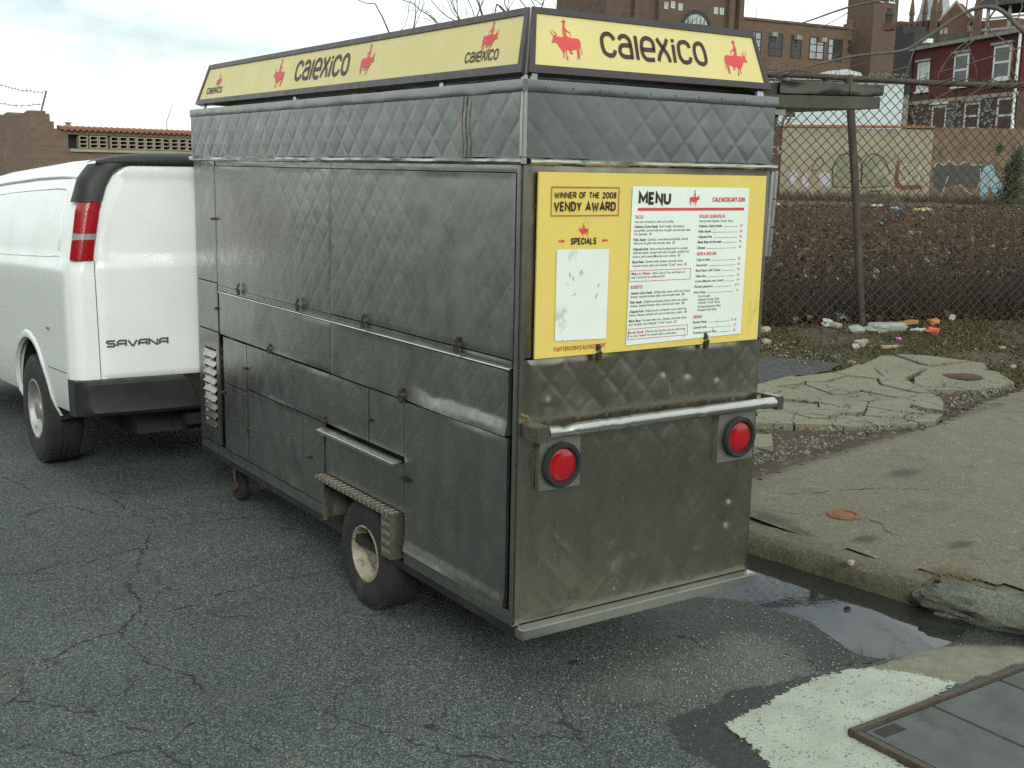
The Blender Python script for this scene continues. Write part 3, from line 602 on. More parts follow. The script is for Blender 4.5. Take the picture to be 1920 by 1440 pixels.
# left side panels
side_panel('header_strip', .012, 1.598, 2.092, 2.119, .006, .0); side_panel('header_strip', 1.604, 3.165, 2.092, 2.119, .006, .0)
side_panel('service_hatch', .026, 1.600, 1.396, 2.088, .013, .0011, seed=1); side_panel('service_hatch', 1.608, 3.165, 1.392, 2.088, .010, .0011, seed=2)
side_panel('counter_strip', .03, 3.160, 1.360, 1.390, .011, .0)
mb = MB(); mb.tube([(-.016, .035, 1.357), (-.016, 3.15, 1.353)], .0045, 6); mb.build('counter_bead', M['steel_bright'], cart)
side_panel('lower_flap', .045, 1.596, 1.100, 1.350, .017, .0011, seed=3, kick=lambda y, z: .24*max(0, 1.165+.012*fbm(y*6, 1, 2)-z)*max(0, min(1, (.85-y)/.25))); side_panel('lower_flap', 1.603, 3.145, 1.102, 1.350, .012, .0011, seed=4)
side_panel('corner_panel', 3.178, 3.536, 1.405, 2.119, .008, .0016, seed=5); side_panel('corner_panel', 3.182, 3.536, 1.108, 1.398, .009, .0034, seed=6)
side_panel('locker_door', 2.742, 3.108, .816, 1.088, .008, .0006, seed=7); side_panel('locker_door', 2.742, 3.108, .405, .810, .008, .0006, seed=8)
side_panel('locker_panel', 1.216, 2.732, .836, 1.090, .009, .0012, seed=9); side_panel('locker_panel', 1.958, 2.732, .405, .830, .008, .0010, seed=10); side_panel('locker_door', 1.704, 1.952, .405, .830, .010, .0006, seed=14)
side_panel('locker_panel', .872, 1.208, .836, 1.090, .008, .0010, seed=11); side_panel('fender_panel', .872, 1.690, .578, .800, .008, .0008, seed=12); side_panel('rear_door', .052, .862, .405, 1.088, .012, .0012, seed=13, kick=lambda y, z: .22*max(0, .462+.006*fbm(y*5, 2, 2)-z))
side_panel('skirt_rail', .0, .880, .340, .398, .006, .0); side_panel('skirt_rail', 1.722, 3.536, .340, .398, .006, .0)
side_panel('corner_post', .0, .022, .40, 2.119, .010, .0); 
# louvre panel with slats
mb = MB()
for a, b in (((3.182, .405), (3.232, 1.100)), ((3.436, .405), (3.536, 1.100)), ((3.2325, .992), (3.4355, 1.100)), ((3.2325, .405), (3.4355, .500))): mb.box((-.009, a[0], a[1]), (.002, b[0], b[1]))
mb.build('louvre_panel', M['steel'], cart)
for k in range(9):
    z = .505+k*.0542; m = MB()
    m.hexa([(-.024, 3.234, z), (-.024, 3.434, z), (-.021, 3.434, z+.002), (-.021, 3.234, z+.002), (.006, 3.234, z+.036), (.006, 3.434, z+.036), (.009, 3.434, z+.038), (.009, 3.234, z+.038)])
    m.build('louvre_slat', M['steel'], cart)
# ledge over the fender
mb = MB(); mb.hexa([(-.055, .890, .798), (-.008, .890, .806), (-.008, 1.690, .808), (-.055, 1.690, .800), (-.055, .890, .806), (-.008, .890, .814), (-.008, 1.690, .816), (-.055, 1.690, .808)]); mb.box((-.058, .890, .790), (-.054, 1.690, .807)); mb.build('ledge', M['steel_bright'], cart, bevel=.0015, seg=1)
# fender of tread plate
fen = MB(); fen.box((-.062, .900, .548), (.22, 1.705, .572)); fen.box((-.062, .900, .355), (.02, .995, .5475)); fen.box((-.02, 1.690, .325), (.22, 1.705, .5475)); fen = fen.build('fender', M['tread'], cart, bevel=.003)
mb = MB()
for i in range(36):
    y = .915+i*.0222; s = 1 if i % 2 else -1
    for x in (-.050, -.024): mb.tube([(x-.009*s, y-.008, .5735), (x+.009*s, y+.008, .5730)], .0018, 4)
    mb.tube([(-.0632, y-.007, .560-.006*s), (-.0625, y+.007, .560+.006*s)], .0016, 4)
for i in range(9):
    z = .37+i*.021; s = 1 if i % 2 else -1
    for y in (.918, .945, .972): mb.tube([(-.0632, y-.009, z-.007*s), (-.0625, y+.009, z+.007*s)], .0016, 4)
mb.build('tread_ribs', M['tread'], fen, kind='stuff')
mb = MB(); mb.box((.225, .90, .345), (.235, 1.70, .55)); mb.build('wheel_well', M['black'], cart)
# wheels
def wheel(parent, c, r, w, rim_r, rim_mat, sgn=-1, name='wheel', n=44, lugs=True, tread_n=52, hh=.5):
    """tyre + rim, outer face towards sgn*x"""
    hub = empty(name, c); hub.parent = parent
    t = MB(); hw = w/2
    prof = [(rim_r, -hw*.80), (rim_r+.012, -hw*.93), (rim_r+(r-rim_r)*.45, -hw*1.0), (rim_r+(r-rim_r)*.8, -hw*.96), (r-.008, -hw*.80), (r, -hw*.62), (r, -hw*.22), (r-.006, -hw*.20), (r-.006, -hw*.10), (r, -hw*.08), (r, hw*.08), (r-.006, hw*.10), (r-.006, hw*.20), (r, hw*.22), (r, hw*.62), (r-.008, hw*.8), (rim_r+(r-rim_r)*.8, hw*.96), (rim_r+(r-rim_r)*.45, hw), (rim_r+.012, hw*.93), (rim_r, hw*.8)]
    t.lathe(prof, (0, 0, 0), 'x', 56)
    for k in range(tread_n):          # shoulder blocks
        a = 2*math.pi*k/tread_n
        for s in (-1, 1):
            ca, sa = math.cos(a), math.sin(a); da = .55*math.pi/tread_n; V = []
            for rr in (r-.014, r+.0015):
                for xx in (s*hw*.63, s*hw*.86):
                    for d in (-da, da): q = rr-(.008 if abs(xx) > hw*.8 else 0); V.append((xx, q*math.cos(a+d), q*math.sin(a+d)))
            t.add(V, [(0, 1, 3, 2), (4, 6, 7, 5), (0, 4, 5, 1), (2, 3, 7, 6), (0, 2, 6, 4), (1, 5, 7, 3)])
    t.build('tyre', M['rubber'], hub, smooth=True)
    s = sgn; rm = MB()
    rm.lathe([(rim_r*1.0, s*hw*.80), (rim_r*1.04, s*hw*.94), (rim_r*.97, s*hw*.96), (rim_r*.92, s*hw*.86), (rim_r*.88, s*hw*.55), (rim_r*.74, s*hw*.34), (rim_r*.62, s*hw*.38), (rim_r*.40, s*hw*.40), (rim_r*.36, s*hw*hh), (rim_r*.26, s*hw*(hh+.04)), (0.0, s*hw*(hh+.05))], (0, 0, 0), 'x', n)
    rm.build('rim', rim_mat, hub, smooth=True)
    if lugs:
        for k in range(lugs if lugs is not True else 5):
            lm = MB(); a = 2*math.pi*k/(lugs if lugs is not True else 5)+.4; y, z = rim_r*.50*math.cos(a), rim_r*.50*math.sin(a); lm.tube([(s*hw*.36, y, z), (s*hw*.50, y, z)], rim_r*.065, 6); lm.build('wheel_nut', M['chrome'], hub)
        for k in range(8):
            hm = MB(); a = 2*math.pi*k/8; y, z = rim_r*.74*math.cos(a), rim_r*.74*math.sin(a); hm.tube([(s*hw*.30, y, z), (s*hw*.43, y, z)], rim_r*.095, 8); hm.build('vent_hole', M['black'], hub)
    return hub
wheel(cart, (.085, 1.262, .272), .272, .20, .135, M['rim_gold'], -1, lugs=False); wheel(cart, (W_-.085, 1.262, .272), .272, .20, .135, M['rim_gold'], 1, lugs=False)
mb = MB(); mb.tube([(.12, 1.262, .272), (W_-.12, 1.262, .272)], .03, 10); mb.build('axle', M['black'], cart)
def caster(c):
    h = empty('caster', c); h.parent = cart
    m = MB(); m.lathe([(.03, -.024), (.088, -.026), (.098, -.016), (.1, 0), (.098, .016), (.088, .026), (.03, .024)], (0, 0, .1), 'x', 28, True); m.build('caster_wheel', M['rubber'], h, smooth=True)
    m = MB(); m.box((-.036, -.025, .08), (-.030, .03, .25)); m.box((.030, -.025, .08), (.036, .03, .25)); m.box((-.045, -.06, .2505), (.045, .06, .345)); m.build('fork', M['tread'], h, bevel=.003)
    m = MB(); m.lathe([(0, -.044), (.035, -.044), (.035, .044), (0, .044)], (0, 0, .1), 'x', 12); m.build('hub', M['rust_edge'], h)
caster((.16, 3.33, 0)); caster((W_-.16, 3.33, 0))
# drawbar under the front
mb = MB(); mb.tube([(.3, 3.4, .40), (.63, 4.05, .42)], .03, 8); mb.tube([(W_-.3, 3.4, .40), (.64, 4.05, .42)], .03, 8); mb.tube([(.635, 3.95, .42), (.635, 4.12, .43)], .045, 10); mb.build('drawbar', M['black'], cart)

# rear
rear_panel('rear_panel', .022, W_-.002, .350, 1.396, .006, .0019, seed=20)
rear_panel('rear_header', .022, W_-.002, 1.404, 2.119, .004, .0, seed=21, dents=[])
mb = MB(); mb.box((-.004, -.008, .345), (.0215, .0, 2.119)); mb.build('rear_corner_post', M['steel_rear'], cart, bevel=.002)
mb = MB(); mb.box((.002, -.058, .298), (W_+.008, .002, .346)); mb.build('rear_sill', M['steel_bright'], cart, bevel=.007)
mb = MB(); mb.box((.0, .0, .300), (W_, L_, .344)); mb.build('underframe', M['steel_dark'], cart)
# grab bar
bar = MB(); us = frange(.075, 1.285, .012)
bp = [(x, -.088+.006*math.exp(-((x-.16)/.03)**2)+.004*math.exp(-((x-.32)/.02)**2)+.004*math.exp(-((x-1.19)/.03)**2), 1.127+.0035*math.sin(x*2.2)-.006*math.exp(-((x-.16)/.035)**2)-.003*math.exp(-((x-.42)/.02)**2)-.003*math.exp(-((x-.86)/.02)**2)) for x in us]
br = [.0250-.006*math.exp(-((x-.16)/.03)**2)-.003*math.exp(-((x-.36)/.012)**2)-.003*math.exp(-((x-.47)/.012)**2)-.003*math.exp(-((x-.83)/.012)**2)-.004*math.exp(-((x-1.2)/.02)**2)-.0025*math.exp(-((x-.62)/.02)**2) for x in us]
bar.tube(bp, br, 16); bar = bar.build('grab_bar', M['steel_bright'], cart, smooth=True)
for x0, x1 in ((.010, .074), (1.286, 1.330)):
    m = MB(); m.box((x0, -.108, 1.097), (x1, -.008, 1.157)); m.build('bar_bracket', M['steel_rear'], bar, bevel=.003)
for x, z in ((.018, 1.185), (.034, 1.178)):
    m = MB(); m.lathe([(0, -.020), (.006, -.020), (.008, -.012), (.008, -.004)], (x, 0, z), 'y', 10); m.build('bolt', M['brass'], bar)
# tail lamps
def tail_lamp(x0, x1, z0, z1, cx, cz, r):
    p = MB(); p.box((x0, -.034, z0), (x1, -.006, z1)); p = p.build('tail_lamp', M['plate'], cart, bevel=.002)
    m = MB(); m.lathe([(r*1.0, -.030), (r*1.02, -.054), (r*.94, -.064), (r*.80, -.062), (r*.745, -.050), (r*.745, -.032)], (cx, 0, cz), 'y', 40); m.build('rubber_ring', M['rubber'], p, smooth=True)
    m = MB(); m.lathe([(r*.75, -.040), (r*.73, -.052), (r*.6, -.057), (r*.3, -.060), (.0, -.061)], (cx, 0, cz), 'y', 40); m.build('lens', M['lens_red'], p, smooth=True)
    for q in (z0-.006,):
        m = MB(); m.box((x0+.02, -.010, q), (x1-.03, -.004, z0-.0005)); m.build('mount_strip', M['steel_dark'], p)
tail_lamp(.080, .278, .884, 1.082, .178, .982, .088); tail_lamp(1.018, 1.232, .878, 1.090, 1.130, .984, .088)
# upright tube on the kerb corner, hatch and strut
mb = MB(); mb.tube([(1.292, .015, 1.755), (1.296, .012, 1.95), (1.299, .010, 2.118)], [.0235, .0245, .025], 16); tb = mb.build('corner_tube', M['steel_bright'], cart, smooth=True)
for z in (1.80, 1.88, 2.0):
    m = MB(); m.tube([(1.296, -.0165, z), (1.296, -.0125, z)], .004, 8); m.build('hole', M['black'], tb)
mb = MB()
mb.grid(frange(1.292, 2.075, .02), [0, 1], lambda x, j: (x, .10-.004*abs(fbm(x*6, j, 2)), (2.385+.034*(x-1.29)+.054*j)+.0015*fbm(x*8, j, 1)))
hat = MB(); hat.hexa([(1.292, .104, 2.385), (2.075, .104, 2.411), (2.075, 3.3, 2.411), (1.292, 3.3, 2.385), (1.292, .104, 2.438), (2.075, .104, 2.464), (2.075, 3.3, 2.464), (1.292, 3.3, 2.438)])
hat = hat.build('serving_hatch', M['hatch'], cart); mb.build('hatch_edge', M['hatch'], hat, smooth=True)
for xa, xb in ((1.40, 1.84), (1.846, 2.078)):
    m = MB(); m.grid(frange(xa, xb, .018), frange(0, 1, .25), lambda x, j: (x, .088-.007*fbm(x*6, j*1.1, 5), 2.446+.030*(x-1.29)+.050*j)); m.build('hatch_lip', M['hatch'], hat, smooth=True)
m = MB(); m.hexa([(1.40, .10, 2.448), (2.07, .10, 2.468), (2.07, 3.3, 2.468), (1.40, 3.3, 2.448), (1.40, .10, 2.494), (2.07, .10, 2.514), (2.07, 3.3, 2.514), (1.40, 3.3, 2.494)]); m.build('hatch_rim', M['hatch'], hat)
m = MB(); m.box((1.275, .10, 2.441), (1.395, .3, 2.490)); m.build('hinge_box', M['black'], hat)
m = MB(); m.box((1.285, .12, 2.30), (1.40, .9, 2.382)); m.build('inner_lining', M['yellow_board'], hat)
st = MB(); st.tube([(1.47, .16, 2.385), (1.40, .16, 2.18)], .011, 8); st.tube([(1.40, .16, 2.18), (1.318, .16, 1.93)], .014, 8); st = st.build('gas_strut', M['black'], cart)
m = MB(); m.tube([(1.4365, .16, 2.29), (1.417, .16, 2.235)], .0155, 8); m.build('tape', M['teal'], st)
m = MB(); m.box((1.402, .135, 2.36), (1.49, .19, 2.384)); m.build('strut_plate', M['steel_rear'], st)
# rust streaks on the side fascia
M['streak'] = pm('rust streak', (.10,.055,.025), (.16,.10,.05), 20, .9)
mb = MB()
for y, w in ((.385, .010), (.355, .007)):
    mb.grid(frange(2.15, 2.376, .012), [0, 1], lambda z, j, y=y, w=w: (-.0215, y+(j-.5)*w*(1+.9*fbm(z*20, y*9, 2))+.006*math.sin(z*31), z))
mb.build('rust_streak', M['streak'], cart, recalc=False, kind='stuff')
# toggle latches
def latch_mesh(big):
    s = .98 if big else .8; m = MB()
    m.box((-.004*s, -.010*s, -.030*s), (0, .010*s, .004*s)); m.box((-.004*s, -.009*s, .016*s), (0, .009*s, .040*s))
    m.tube([(-.008*s, -.006*s, -.012*s), (-.012*s, -.006*s, .030*s)], .0022*s, 5); m.tube([(-.008*s, .006*s, -.012*s), (-.012*s, .006*s, .030*s)], .0022*s, 5); m.tube([(-.012*s, -.008*s, .030*s), (-.012*s, .008*s, .030*s)], .0026*s, 5)
    m.hexa([(-.014*s, -.007*s, -.030*s), (-.005*s, -.007*s, -.030*s), (-.005*s, .007*s, -.030*s), (-.014*s, .007*s, -.030*s), (-.024*s, -.006*s, .012*s), (-.016*s, -.006*s, .014*s), (-.016*s, .006*s, .014*s), (-.024*s, .006*s, .012*s)])
    return m.mesh('latch')
LM = latch_mesh(True); LS = latch_mesh(False)
for y, z, big, rot in ((2.793, 1.398, 1, 0), (1.968, 1.398, 1, 0), (1.235, 1.398, 1, 0), (.406, 1.398, 1, 0), (2.379, 1.112, 0, 0), (.869, 1.112, 1, 0), (1.688, .838, 0, 0), (2.748, .951, 0, 90), (2.748, .591, 0, 90), (1.887, .619, 0, 90), (.845, .742, 1, 90), (3.19, 1.781, 0, 90), (3.19, 1.247, 0, 90), (3.10, .753, 0, 90), (1.200, .945, 0, 90)):
    o = link('latch', LM if big else LS, M['latch'], cart); o.location = (-.020 if z > 1.3 or big else -.012, y, z); o.rotation_euler = (R(rot), 0, 0)
for x, z in ((.352, 1.400), (.920, 1.408)):
    o = link('latch', LM, M['latch'], cart); o.location = (x, -.026, z); o.rotation_euler = (0, 0, R(90))
# rivets on the header and strip
mb = MB()
rr = random.Random(3)
for k in range(34):
    y = .06+k*.092; mb.lathe([(0, -.0028), (.0028, -.002), (.0036, 0)], (-.0115, y, 1.375+rr.uniform(-.003, .003)), 'x', 6)
for k in range(10): mb.lathe([(0, -.003), (.003, -.002), (.004, 0)], (.08+k*.125, -.0205, 2.398), 'y', 6)
mb.build('rivets', M['latch'], cart, kind='stuff')
# ------------------------------------------------------------------ print helpers
def catmull(P, n=6):
    if len(P) < 3: return P
    out = []; closed = P[0] == P[-1]
    for i in range(len(P)-1):
        p0 = P[i-1] if i > 0 else (P[-2] if closed else P[0]); p1, p2 = P[i], P[i+1]; p3 = P[i+2] if i+2 < len(P) else (P[1] if closed else P[-1])
        for j in range(n):
            t = j/n; out.append(tuple(.5*((2*p1[c])+(-p0[c]+p2[c])*t+(2*p0[c]-5*p1[c]+4*p2[c]-p3[c])*t*t+(-p0[c]+3*p1[c]-3*p2[c]+p3[c])*t**3) for c in (0, 1)))
    return out+[P[-1]]
def ribbon(m, P, w, fn):
    """flat stroke with mitred joints"""
    V = []; n = len(P); ws = w if isinstance(w, list) else [w]*n
    if isinstance(w, tuple): ws = [w[0]+(w[1]-w[0])*i/(n-1) for i in range(n)]
    D = []
    for a, b in zip(P[:-1], P[1:]): L = math.hypot(b[0]-a[0], b[1]-a[1]) or 1e-9; D.append(((b[0]-a[0])/L, (b[1]-a[1])/L))
    closed = n > 3 and math.hypot(P[0][0]-P[-1][0], P[0][1]-P[-1][1]) < 1e-9
    for i, p in enumerate(P):
        d0 = D[i-1] if i > 0 else (D[-1] if closed else D[0]); d1 = D[i] if i < n-1 else (D[0] if closed else D[-1])
        nx, ny = -(d0[1]+d1[1]), d0[0]+d1[0]; L = math.hypot(nx, ny) or 1e-9; nx, ny = nx/L, ny/L
        k = 1/max(.42, nx*-d0[1]+ny*d0[0])
        for s in (.5, -.5): V.append(fn(p[0]+nx*ws[i]*s*k, p[1]+ny*ws[i]*s*k))
    m.add(V, [(2*i, 2*i+1, 2*i+3, 2*i+2) for i in range(n-1)])
_o = [(.3,1),(.1,.93),(0,.74),(0,.26),(.1,.07),(.3,0),(.5,.07),(.6,.26),(.6,.74),(.5,.93),(.3,1)]
GL = {'W': (.95, [[(0,1),(.24,0),(.475,.8),(.71,0),(.95,1)]]), 'I': (.0, [[(0,0),(0,1)]]), 'N': (.6, [[(0,0),(0,1),(.6,0),(.6,1)]]), 'E': (.46, [[(.46,1),(0,1),(0,0),(.46,0)], [(0,.5),(.40,.5)]]),
 'R': (.56, [[(0,0),(0,1),(.36,1),(.54,.88),(.54,.62),(.36,.48),(0,.48)], [(.30,.48),(.58,0)]]), 'O': (.6, [_o]), 'F': (.46, [[(.46,1),(0,1),(0,0)], [(0,.5),(.38,.5)]]), 'T': (.56, [[(0,1),(.56,1)], [(.28,1),(.28,0)]]), 'H': (.58, [[(0,0),(0,1)], [(.58,0),(.58,1)], [(0,.5),(.58,.5)]]),
 '2': (.52, [[(0,.78),(.08,.94),(.27,1),(.46,.92),(.52,.74),(.46,.56),(0,.0),(.54,0)]]), '0': (.56, [[(x*.93, y) for x, y in _o]]), '8': (.52, [[(.26,1),(.07,.93),(.04,.75),(.14,.56),(.38,.46),(.5,.26),(.44,.07),(.26,0),(.08,.07),(.02,.26),(.14,.46),(.38,.56),(.48,.75),(.45,.93),(.26,1)]]),
 'V': (.64, [[(0,1),(.32,0),(.64,1)]]), 'D': (.58, [[(0,0),(0,1),(.30,1),(.50,.90),(.58,.70),(.58,.30),(.50,.10),(.30,0),(0,0)]]), 'Y': (.60, [[(0,1),(.30,.45),(.60,1)], [(.30,.45),(.30,0)]]), 'A': (.66, [[(0,0),(.33,1),(.66,0)], [(.12,.3),(.54,.3)]]),
 'S': (.50, [[(.48,.80),(.42,.95),(.25,1),(.08,.93),(.03,.75),(.12,.58),(.38,.44),(.48,.26),(.42,.06),(.25,0),(.07,.05),(0,.22)]]), 'P': (.54, [[(0,0),(0,1),(.36,1),(.54,.87),(.54,.62),(.36,.46),(0,.46)]]), 'C': (.54, [[(.54,.76),(.48,.93),(.3,1),(.1,.93),(0,.74),(0,.26),(.1,.07),(.3,0),(.48,.07),(.54,.24)]]),
 'L': (.44, [[(0,1),(0,0),(.44,0)]]), 'M': (.76, [[(0,0),(0,1),(.38,.30),(.76,1),(.76,0)]]), 'U': (.58, [[(0,1),(0,.26),(.1,.07),(.29,0),(.48,.07),(.58,.26),(.58,1)]]), 'X': (.60, [[(0,1),(.60,0)], [(.60,1),(0,0)]]), '.': (.0, [[(0,0),(0,.12)]]), '/': (.34, [[(0,-.05),(.34,1.05)]]), ' ': (.22, [])}
def caps(m, s, x0, zc, cap, fn, x1, wt=.20):
    """rounded bold capitals drawn as strokes, fitted between x0 and x1"""
    gap = .30; tot = sum(GL[c][0]+gap for c in s)-gap; w = wt*cap; sx = (x1-x0-w)/tot; x = x0+w/2; h = cap-w
    for c in s:
        for P in GL[c][1]: ribbon(m, [(x+px*sx, zc-h/2+pz*h) for px, pz in P], w, fn)
        x += (GL[c][0]+gap)*sx
BULL = [(-.368,.089),(-.32,.102),(-.285,.078),(-.26,.062),(-.168,.064),(-.076,.067),(-.051,.079),(-.067,.15),(-.066,.25),(-.036,.352),(-.026,.408),(-.024,.431),(-.066,.441),(-.027,.467),(-.009,.5),(.036,.499),(.047,.464),(.091,.454),(.048,.437),(.04,.395),(.016,.356),(.034,.294),(.055,.224),(.035,.176),(.032,.13),(.065,.092),(.14,.057),(.267,.058),(.384,.062),(.425,.033),(.449,-.029),(.447,-.103),(.411,-.17),(.385,-.217),(.38,-.308),(.369,-.401),(.374,-.437),(.336,-.456),(.324,-.427),(.328,-.34),(.3,-.429),(.307,-.451),(.264,-.468),(.289,-.429),(.304,-.342),(.306,-.205),(.228,-.219),(.178,-.241),(.141,-.253),(.129,-.29),(.179,-.332),(.136,-.344),(.072,-.317),(.077,-.257),(-.007,-.245),(-.043,-.257),(-.025,-.283),(-.02,-.383),(-.001,-.463),(-.019,-.5),(-.051,-.484),(-.044,-.384),(-.053,-.275),(-.089,-.288),(-.108,-.361),(-.116,-.434),(-.137,-.458),(-.15,-.437),(-.129,-.354),(-.143,-.3),(-.189,-.24),(-.245,-.172),(-.278,-.107),(-.32,-.087),(-.412,-.094),(-.442,-.106),(-.449,-.079),(-.414,-.04),(-.392,.016)]
BSTR = [([(-.374,.089),(-.428,.132),(-.449,.174),(-.433,.22)], (.024,.008)), ([(-.289,.091),(-.278,.137),(-.336,.174),(-.37,.221)], (.028,.008)), ([(.44,-.112),(.44,-.204),(.45,-.341)], (.012,.020)), ([(.024,.275),(.077,.216),(.148,.195),(.163,.168),(.16,.072)], (.035,.014))]
def bull(m, cx, cy, h, fn, flip=False):
    s = -1 if flip else 1; g_ = lambda x, y: fn(cx+s*x*h, cy+y*h)
    m.flat(BULL, g_)
    for P, w in BSTR: ribbon(m, catmull(P, 4), w, g_)
CAL = {'c': [(.117,.037),(.103,.059),(.08,.075),(.048,.077),(.019,.063),(.003,.037),(0,.007),(.003,-.024),(.012,-.053),(.035,-.069),(.066,-.076),(.097,-.067),(.116,-.036)],
 'a1': [(.162,.043),(.175,.062),(.201,.073),(.23,.071),(.257,.051),(.265,.014),(.267,-.036),(.266,-.089)], 'a2': [(.267,.01),(.224,.008),(.182,.003),(.163,-.016),(.16,-.048),(.18,-.07),(.22,-.076),(.263,-.073)],
 'l': [(.32,.083),(.32,-.089)], 'e': [(.478,-.009),(.487,.027),(.474,.059),(.443,.073),(.413,.073),(.385,.056),(.371,.023),(.368,-.014),(.376,-.051),(.402,-.077),(.438,-.081),(.482,-.078)], 'eb': [(.366,-.010),(.500,-.009)],
 'x1': [(.526,.082),(.55,.046),(.58,.011),(.616,-.033),(.633,-.086)], 'x2': [(.626,.083),(.606,.046),(.577,.011),(.539,-.039),(.521,-.084)], 'i': [(.681,.047),(.681,-.085)], 'dot': [(.681,.088),(.681,.064)],
 'c2': [(.843,.034),(.837,.055),(.815,.072),(.783,.074),(.753,.065),(.734,.037),(.733,-.001),(.74,-.043),(.767,-.072),(.804,-.076),(.837,-.062),(.845,-.035)],
 'o': [(.946,.076),(.911,.065),(.894,.036),(.893,-.008),(.904,-.05),(.935,-.074),(.974,-.076),(.998,-.057),(1,-.014),(.992,.029),(.976,.063),(.946,.076)]}
def calexico(m, x0, zc, w, fn, wid=.031, h=1.0):
    for k, P in CAL.items(): ribbon(m, catmull(P, 5), wid*w, lambda x, y: fn(x, y)) if False else ribbon(m, [(x0+x*w, zc+y*w*h) for x, y in catmull(P, 5)], wid*w, fn)
_tcache = {}
def text(m, s, x0, zc, cap, fn, x1=None, bold=0.0, align='L', italic=0.0):
    """flat lettering: cap = capital height, baseline so that capitals centre on zc; squeezed to end at x1"""
    key = (s, bold)
    if key not in _tcache:
        cu = bpy.data.curves.new('t', 'FONT'); cu.body = s; cu.size = 1; cu.offset = bold; cu.resolution_u = 2; cu.fill_mode = 'FRONT' if hasattr(cu, 'fill_mode') else None
        ob = bpy.data.objects.new('t', cu); C.objects.link(ob); dg = bpy.context.evaluated_depsgraph_get(); e = ob.evaluated_get(dg); me = e.to_mesh()
        _tcache[key] = ([tuple(v.co[:2]) for v in me.vertices], [tuple(p.vertices) for p in me.polygons]); e.to_mesh_clear()
        bpy.data.objects.remove(ob); bpy.data.curves.remove(cu)
    V, F = _tcache[key]
    if not V: return
    xs_ = [v[0] for v in V]; a, b = min(xs_), max(xs_); k = cap/.69; sx = k
    if x1 is not None: sx = (x1-x0)/(b-a)
    elif align == 'R': x0 = x0-(b-a)*k
    elif align == 'C': x0 = x0-(b-a)*k/2
    m.add([fn(x0+(x-a)*sx+italic*y*k, zc-cap/2+y*k) for x, y in V], F)

# ------------------------------------------------------------------ rooftop sign
K = .29; ZS = 2.45
def rear_sign(o): return lambda x, z: (x, K*(z-ZS)-o, z+o*.28)
def left_sign(o): return lambda u, z: (K*(z-ZS)-o, -u, z+o*.28)
def sign_panel(name, pts_out, pts_in, fn_, depth):
    p = MB(); p.prism(pts_out, fn_(0), fn_(-.03)); p = p.build(name, M['sign_brown'], cart)
    # raised frame rails
    n = 4; m = MB()
    for i in range(n):
        a, b = pts_out[i], pts_out[(i+1) % n]; c, d = pts_in[(i+1) % n], pts_in[i]; f0, f1 = fn_(0.0005), fn_(.010)
        m.hexa([f0(*a), f0(*b), f0(*c), f0(*d), f1(*a), f1(*b), f1(*c), f1(*d)])
    m.build('frame', M['sign_brown'], p)
    m = MB(); m.flat(pts_in, fn_(.004)); m.build('sign_face', M['yellow'], p)
    return p
rs = sign_panel('rear_sign', [(.010, 2.444), (1.246, 2.448), (1.186, 2.684), (.066, 2.682)], [(.042, 2.473), (1.212, 2.473), (1.178, 2.657), (.082, 2.660)], rear_sign, 0)
f6 = rear_sign(.0062)
def emblem(cx, cz, h, fn, flip, par): m = MB(); bull(m, cx, cz, h, fn, flip); m.build('emblem', M['print_red'], par, recalc=False)
emblem(.2005, 2.5735, .148, f6, False, rs); emblem(1.066, 2.5665, .143, f6, True, rs)
m = MB(); calexico(m, .370, 2.571, .527, f6); m.build('lettering', M['print_brown'], rs, recalc=False)
lsn = sign_panel('side_sign', [(-3.474, 2.448), (-.010, 2.444), (-.066, 2.680), (-3.396, 2.676)], [(-3.440, 2.474), (-.044, 2.475), (-.084, 2.655), (-3.376, 2.652)], left_sign, 0)
f7 = left_sign(.0062)
for a in ((-2.285, 2.566, .148, f7, False), (-1.285, 2.572, .140, f7, True), (-.285, 2.592, .115, f7, True), (-3.165, 2.578, .085, f7, True)): emblem(*a, lsn)
m = MB(); calexico(m, -2.068, 2.566, .590, f7, h=.95); m.build('lettering', M['print_brown'], lsn, recalc=False)
m = MB(); calexico(m, -.432, 2.523, .230, f7, h=1.0); m.build('lettering', M['print_brown'], lsn, recalc=False)
m = MB(); calexico(m, -3.335, 2.522, .245, f7, h=.8); m.build('lettering', M['print_brown'], lsn, recalc=False)
# the other two faces, the corner joint and the stays
p = MB(); p.prism([(.03, 2.448), (3.44, 2.448), (3.37, 2.68), (.1, 2.68)], lambda y, z: (1.246-K*(z-ZS), y, z), lambda y, z: (1.216-K*(z-ZS), y, z)); p.build('kerb_sign', M['sign_brown'], cart)
p = MB(); p.prism([(.03, 2.448), (1.22, 2.448), (1.16, 2.68), (.09, 2.68)], lambda x, z: (x, 3.470-K*(z-ZS), z), lambda x, z: (x, 3.440-K*(z-ZS), z)); p.build('front_sign', M['sign_brown'], cart)
mb = MB(); mb.hexa([(.002, .002, 2.42), (.012, .002, 2.42), (.012, .012, 2.42), (.002, .012, 2.42), (.059, .059, 2.680), (.069, .059, 2.680), (.069, .069, 2.680), (.059, .069, 2.680)]); mb.build('corner_joint', M['steel_bright'], cart)
for y in (.6, 2.05, 3.38): mb = MB(); mb.hexa([(.010, y, 2.38), (.022, y, 2.38), (.022, y+.03, 2.38), (.010, y+.03, 2.38), (.018, y, 2.46), (.03, y, 2.46), (.03, y+.03, 2.46), (.018, y+.03, 2.46)]); mb.build('sign_stay', M['steel_bright'], cart)
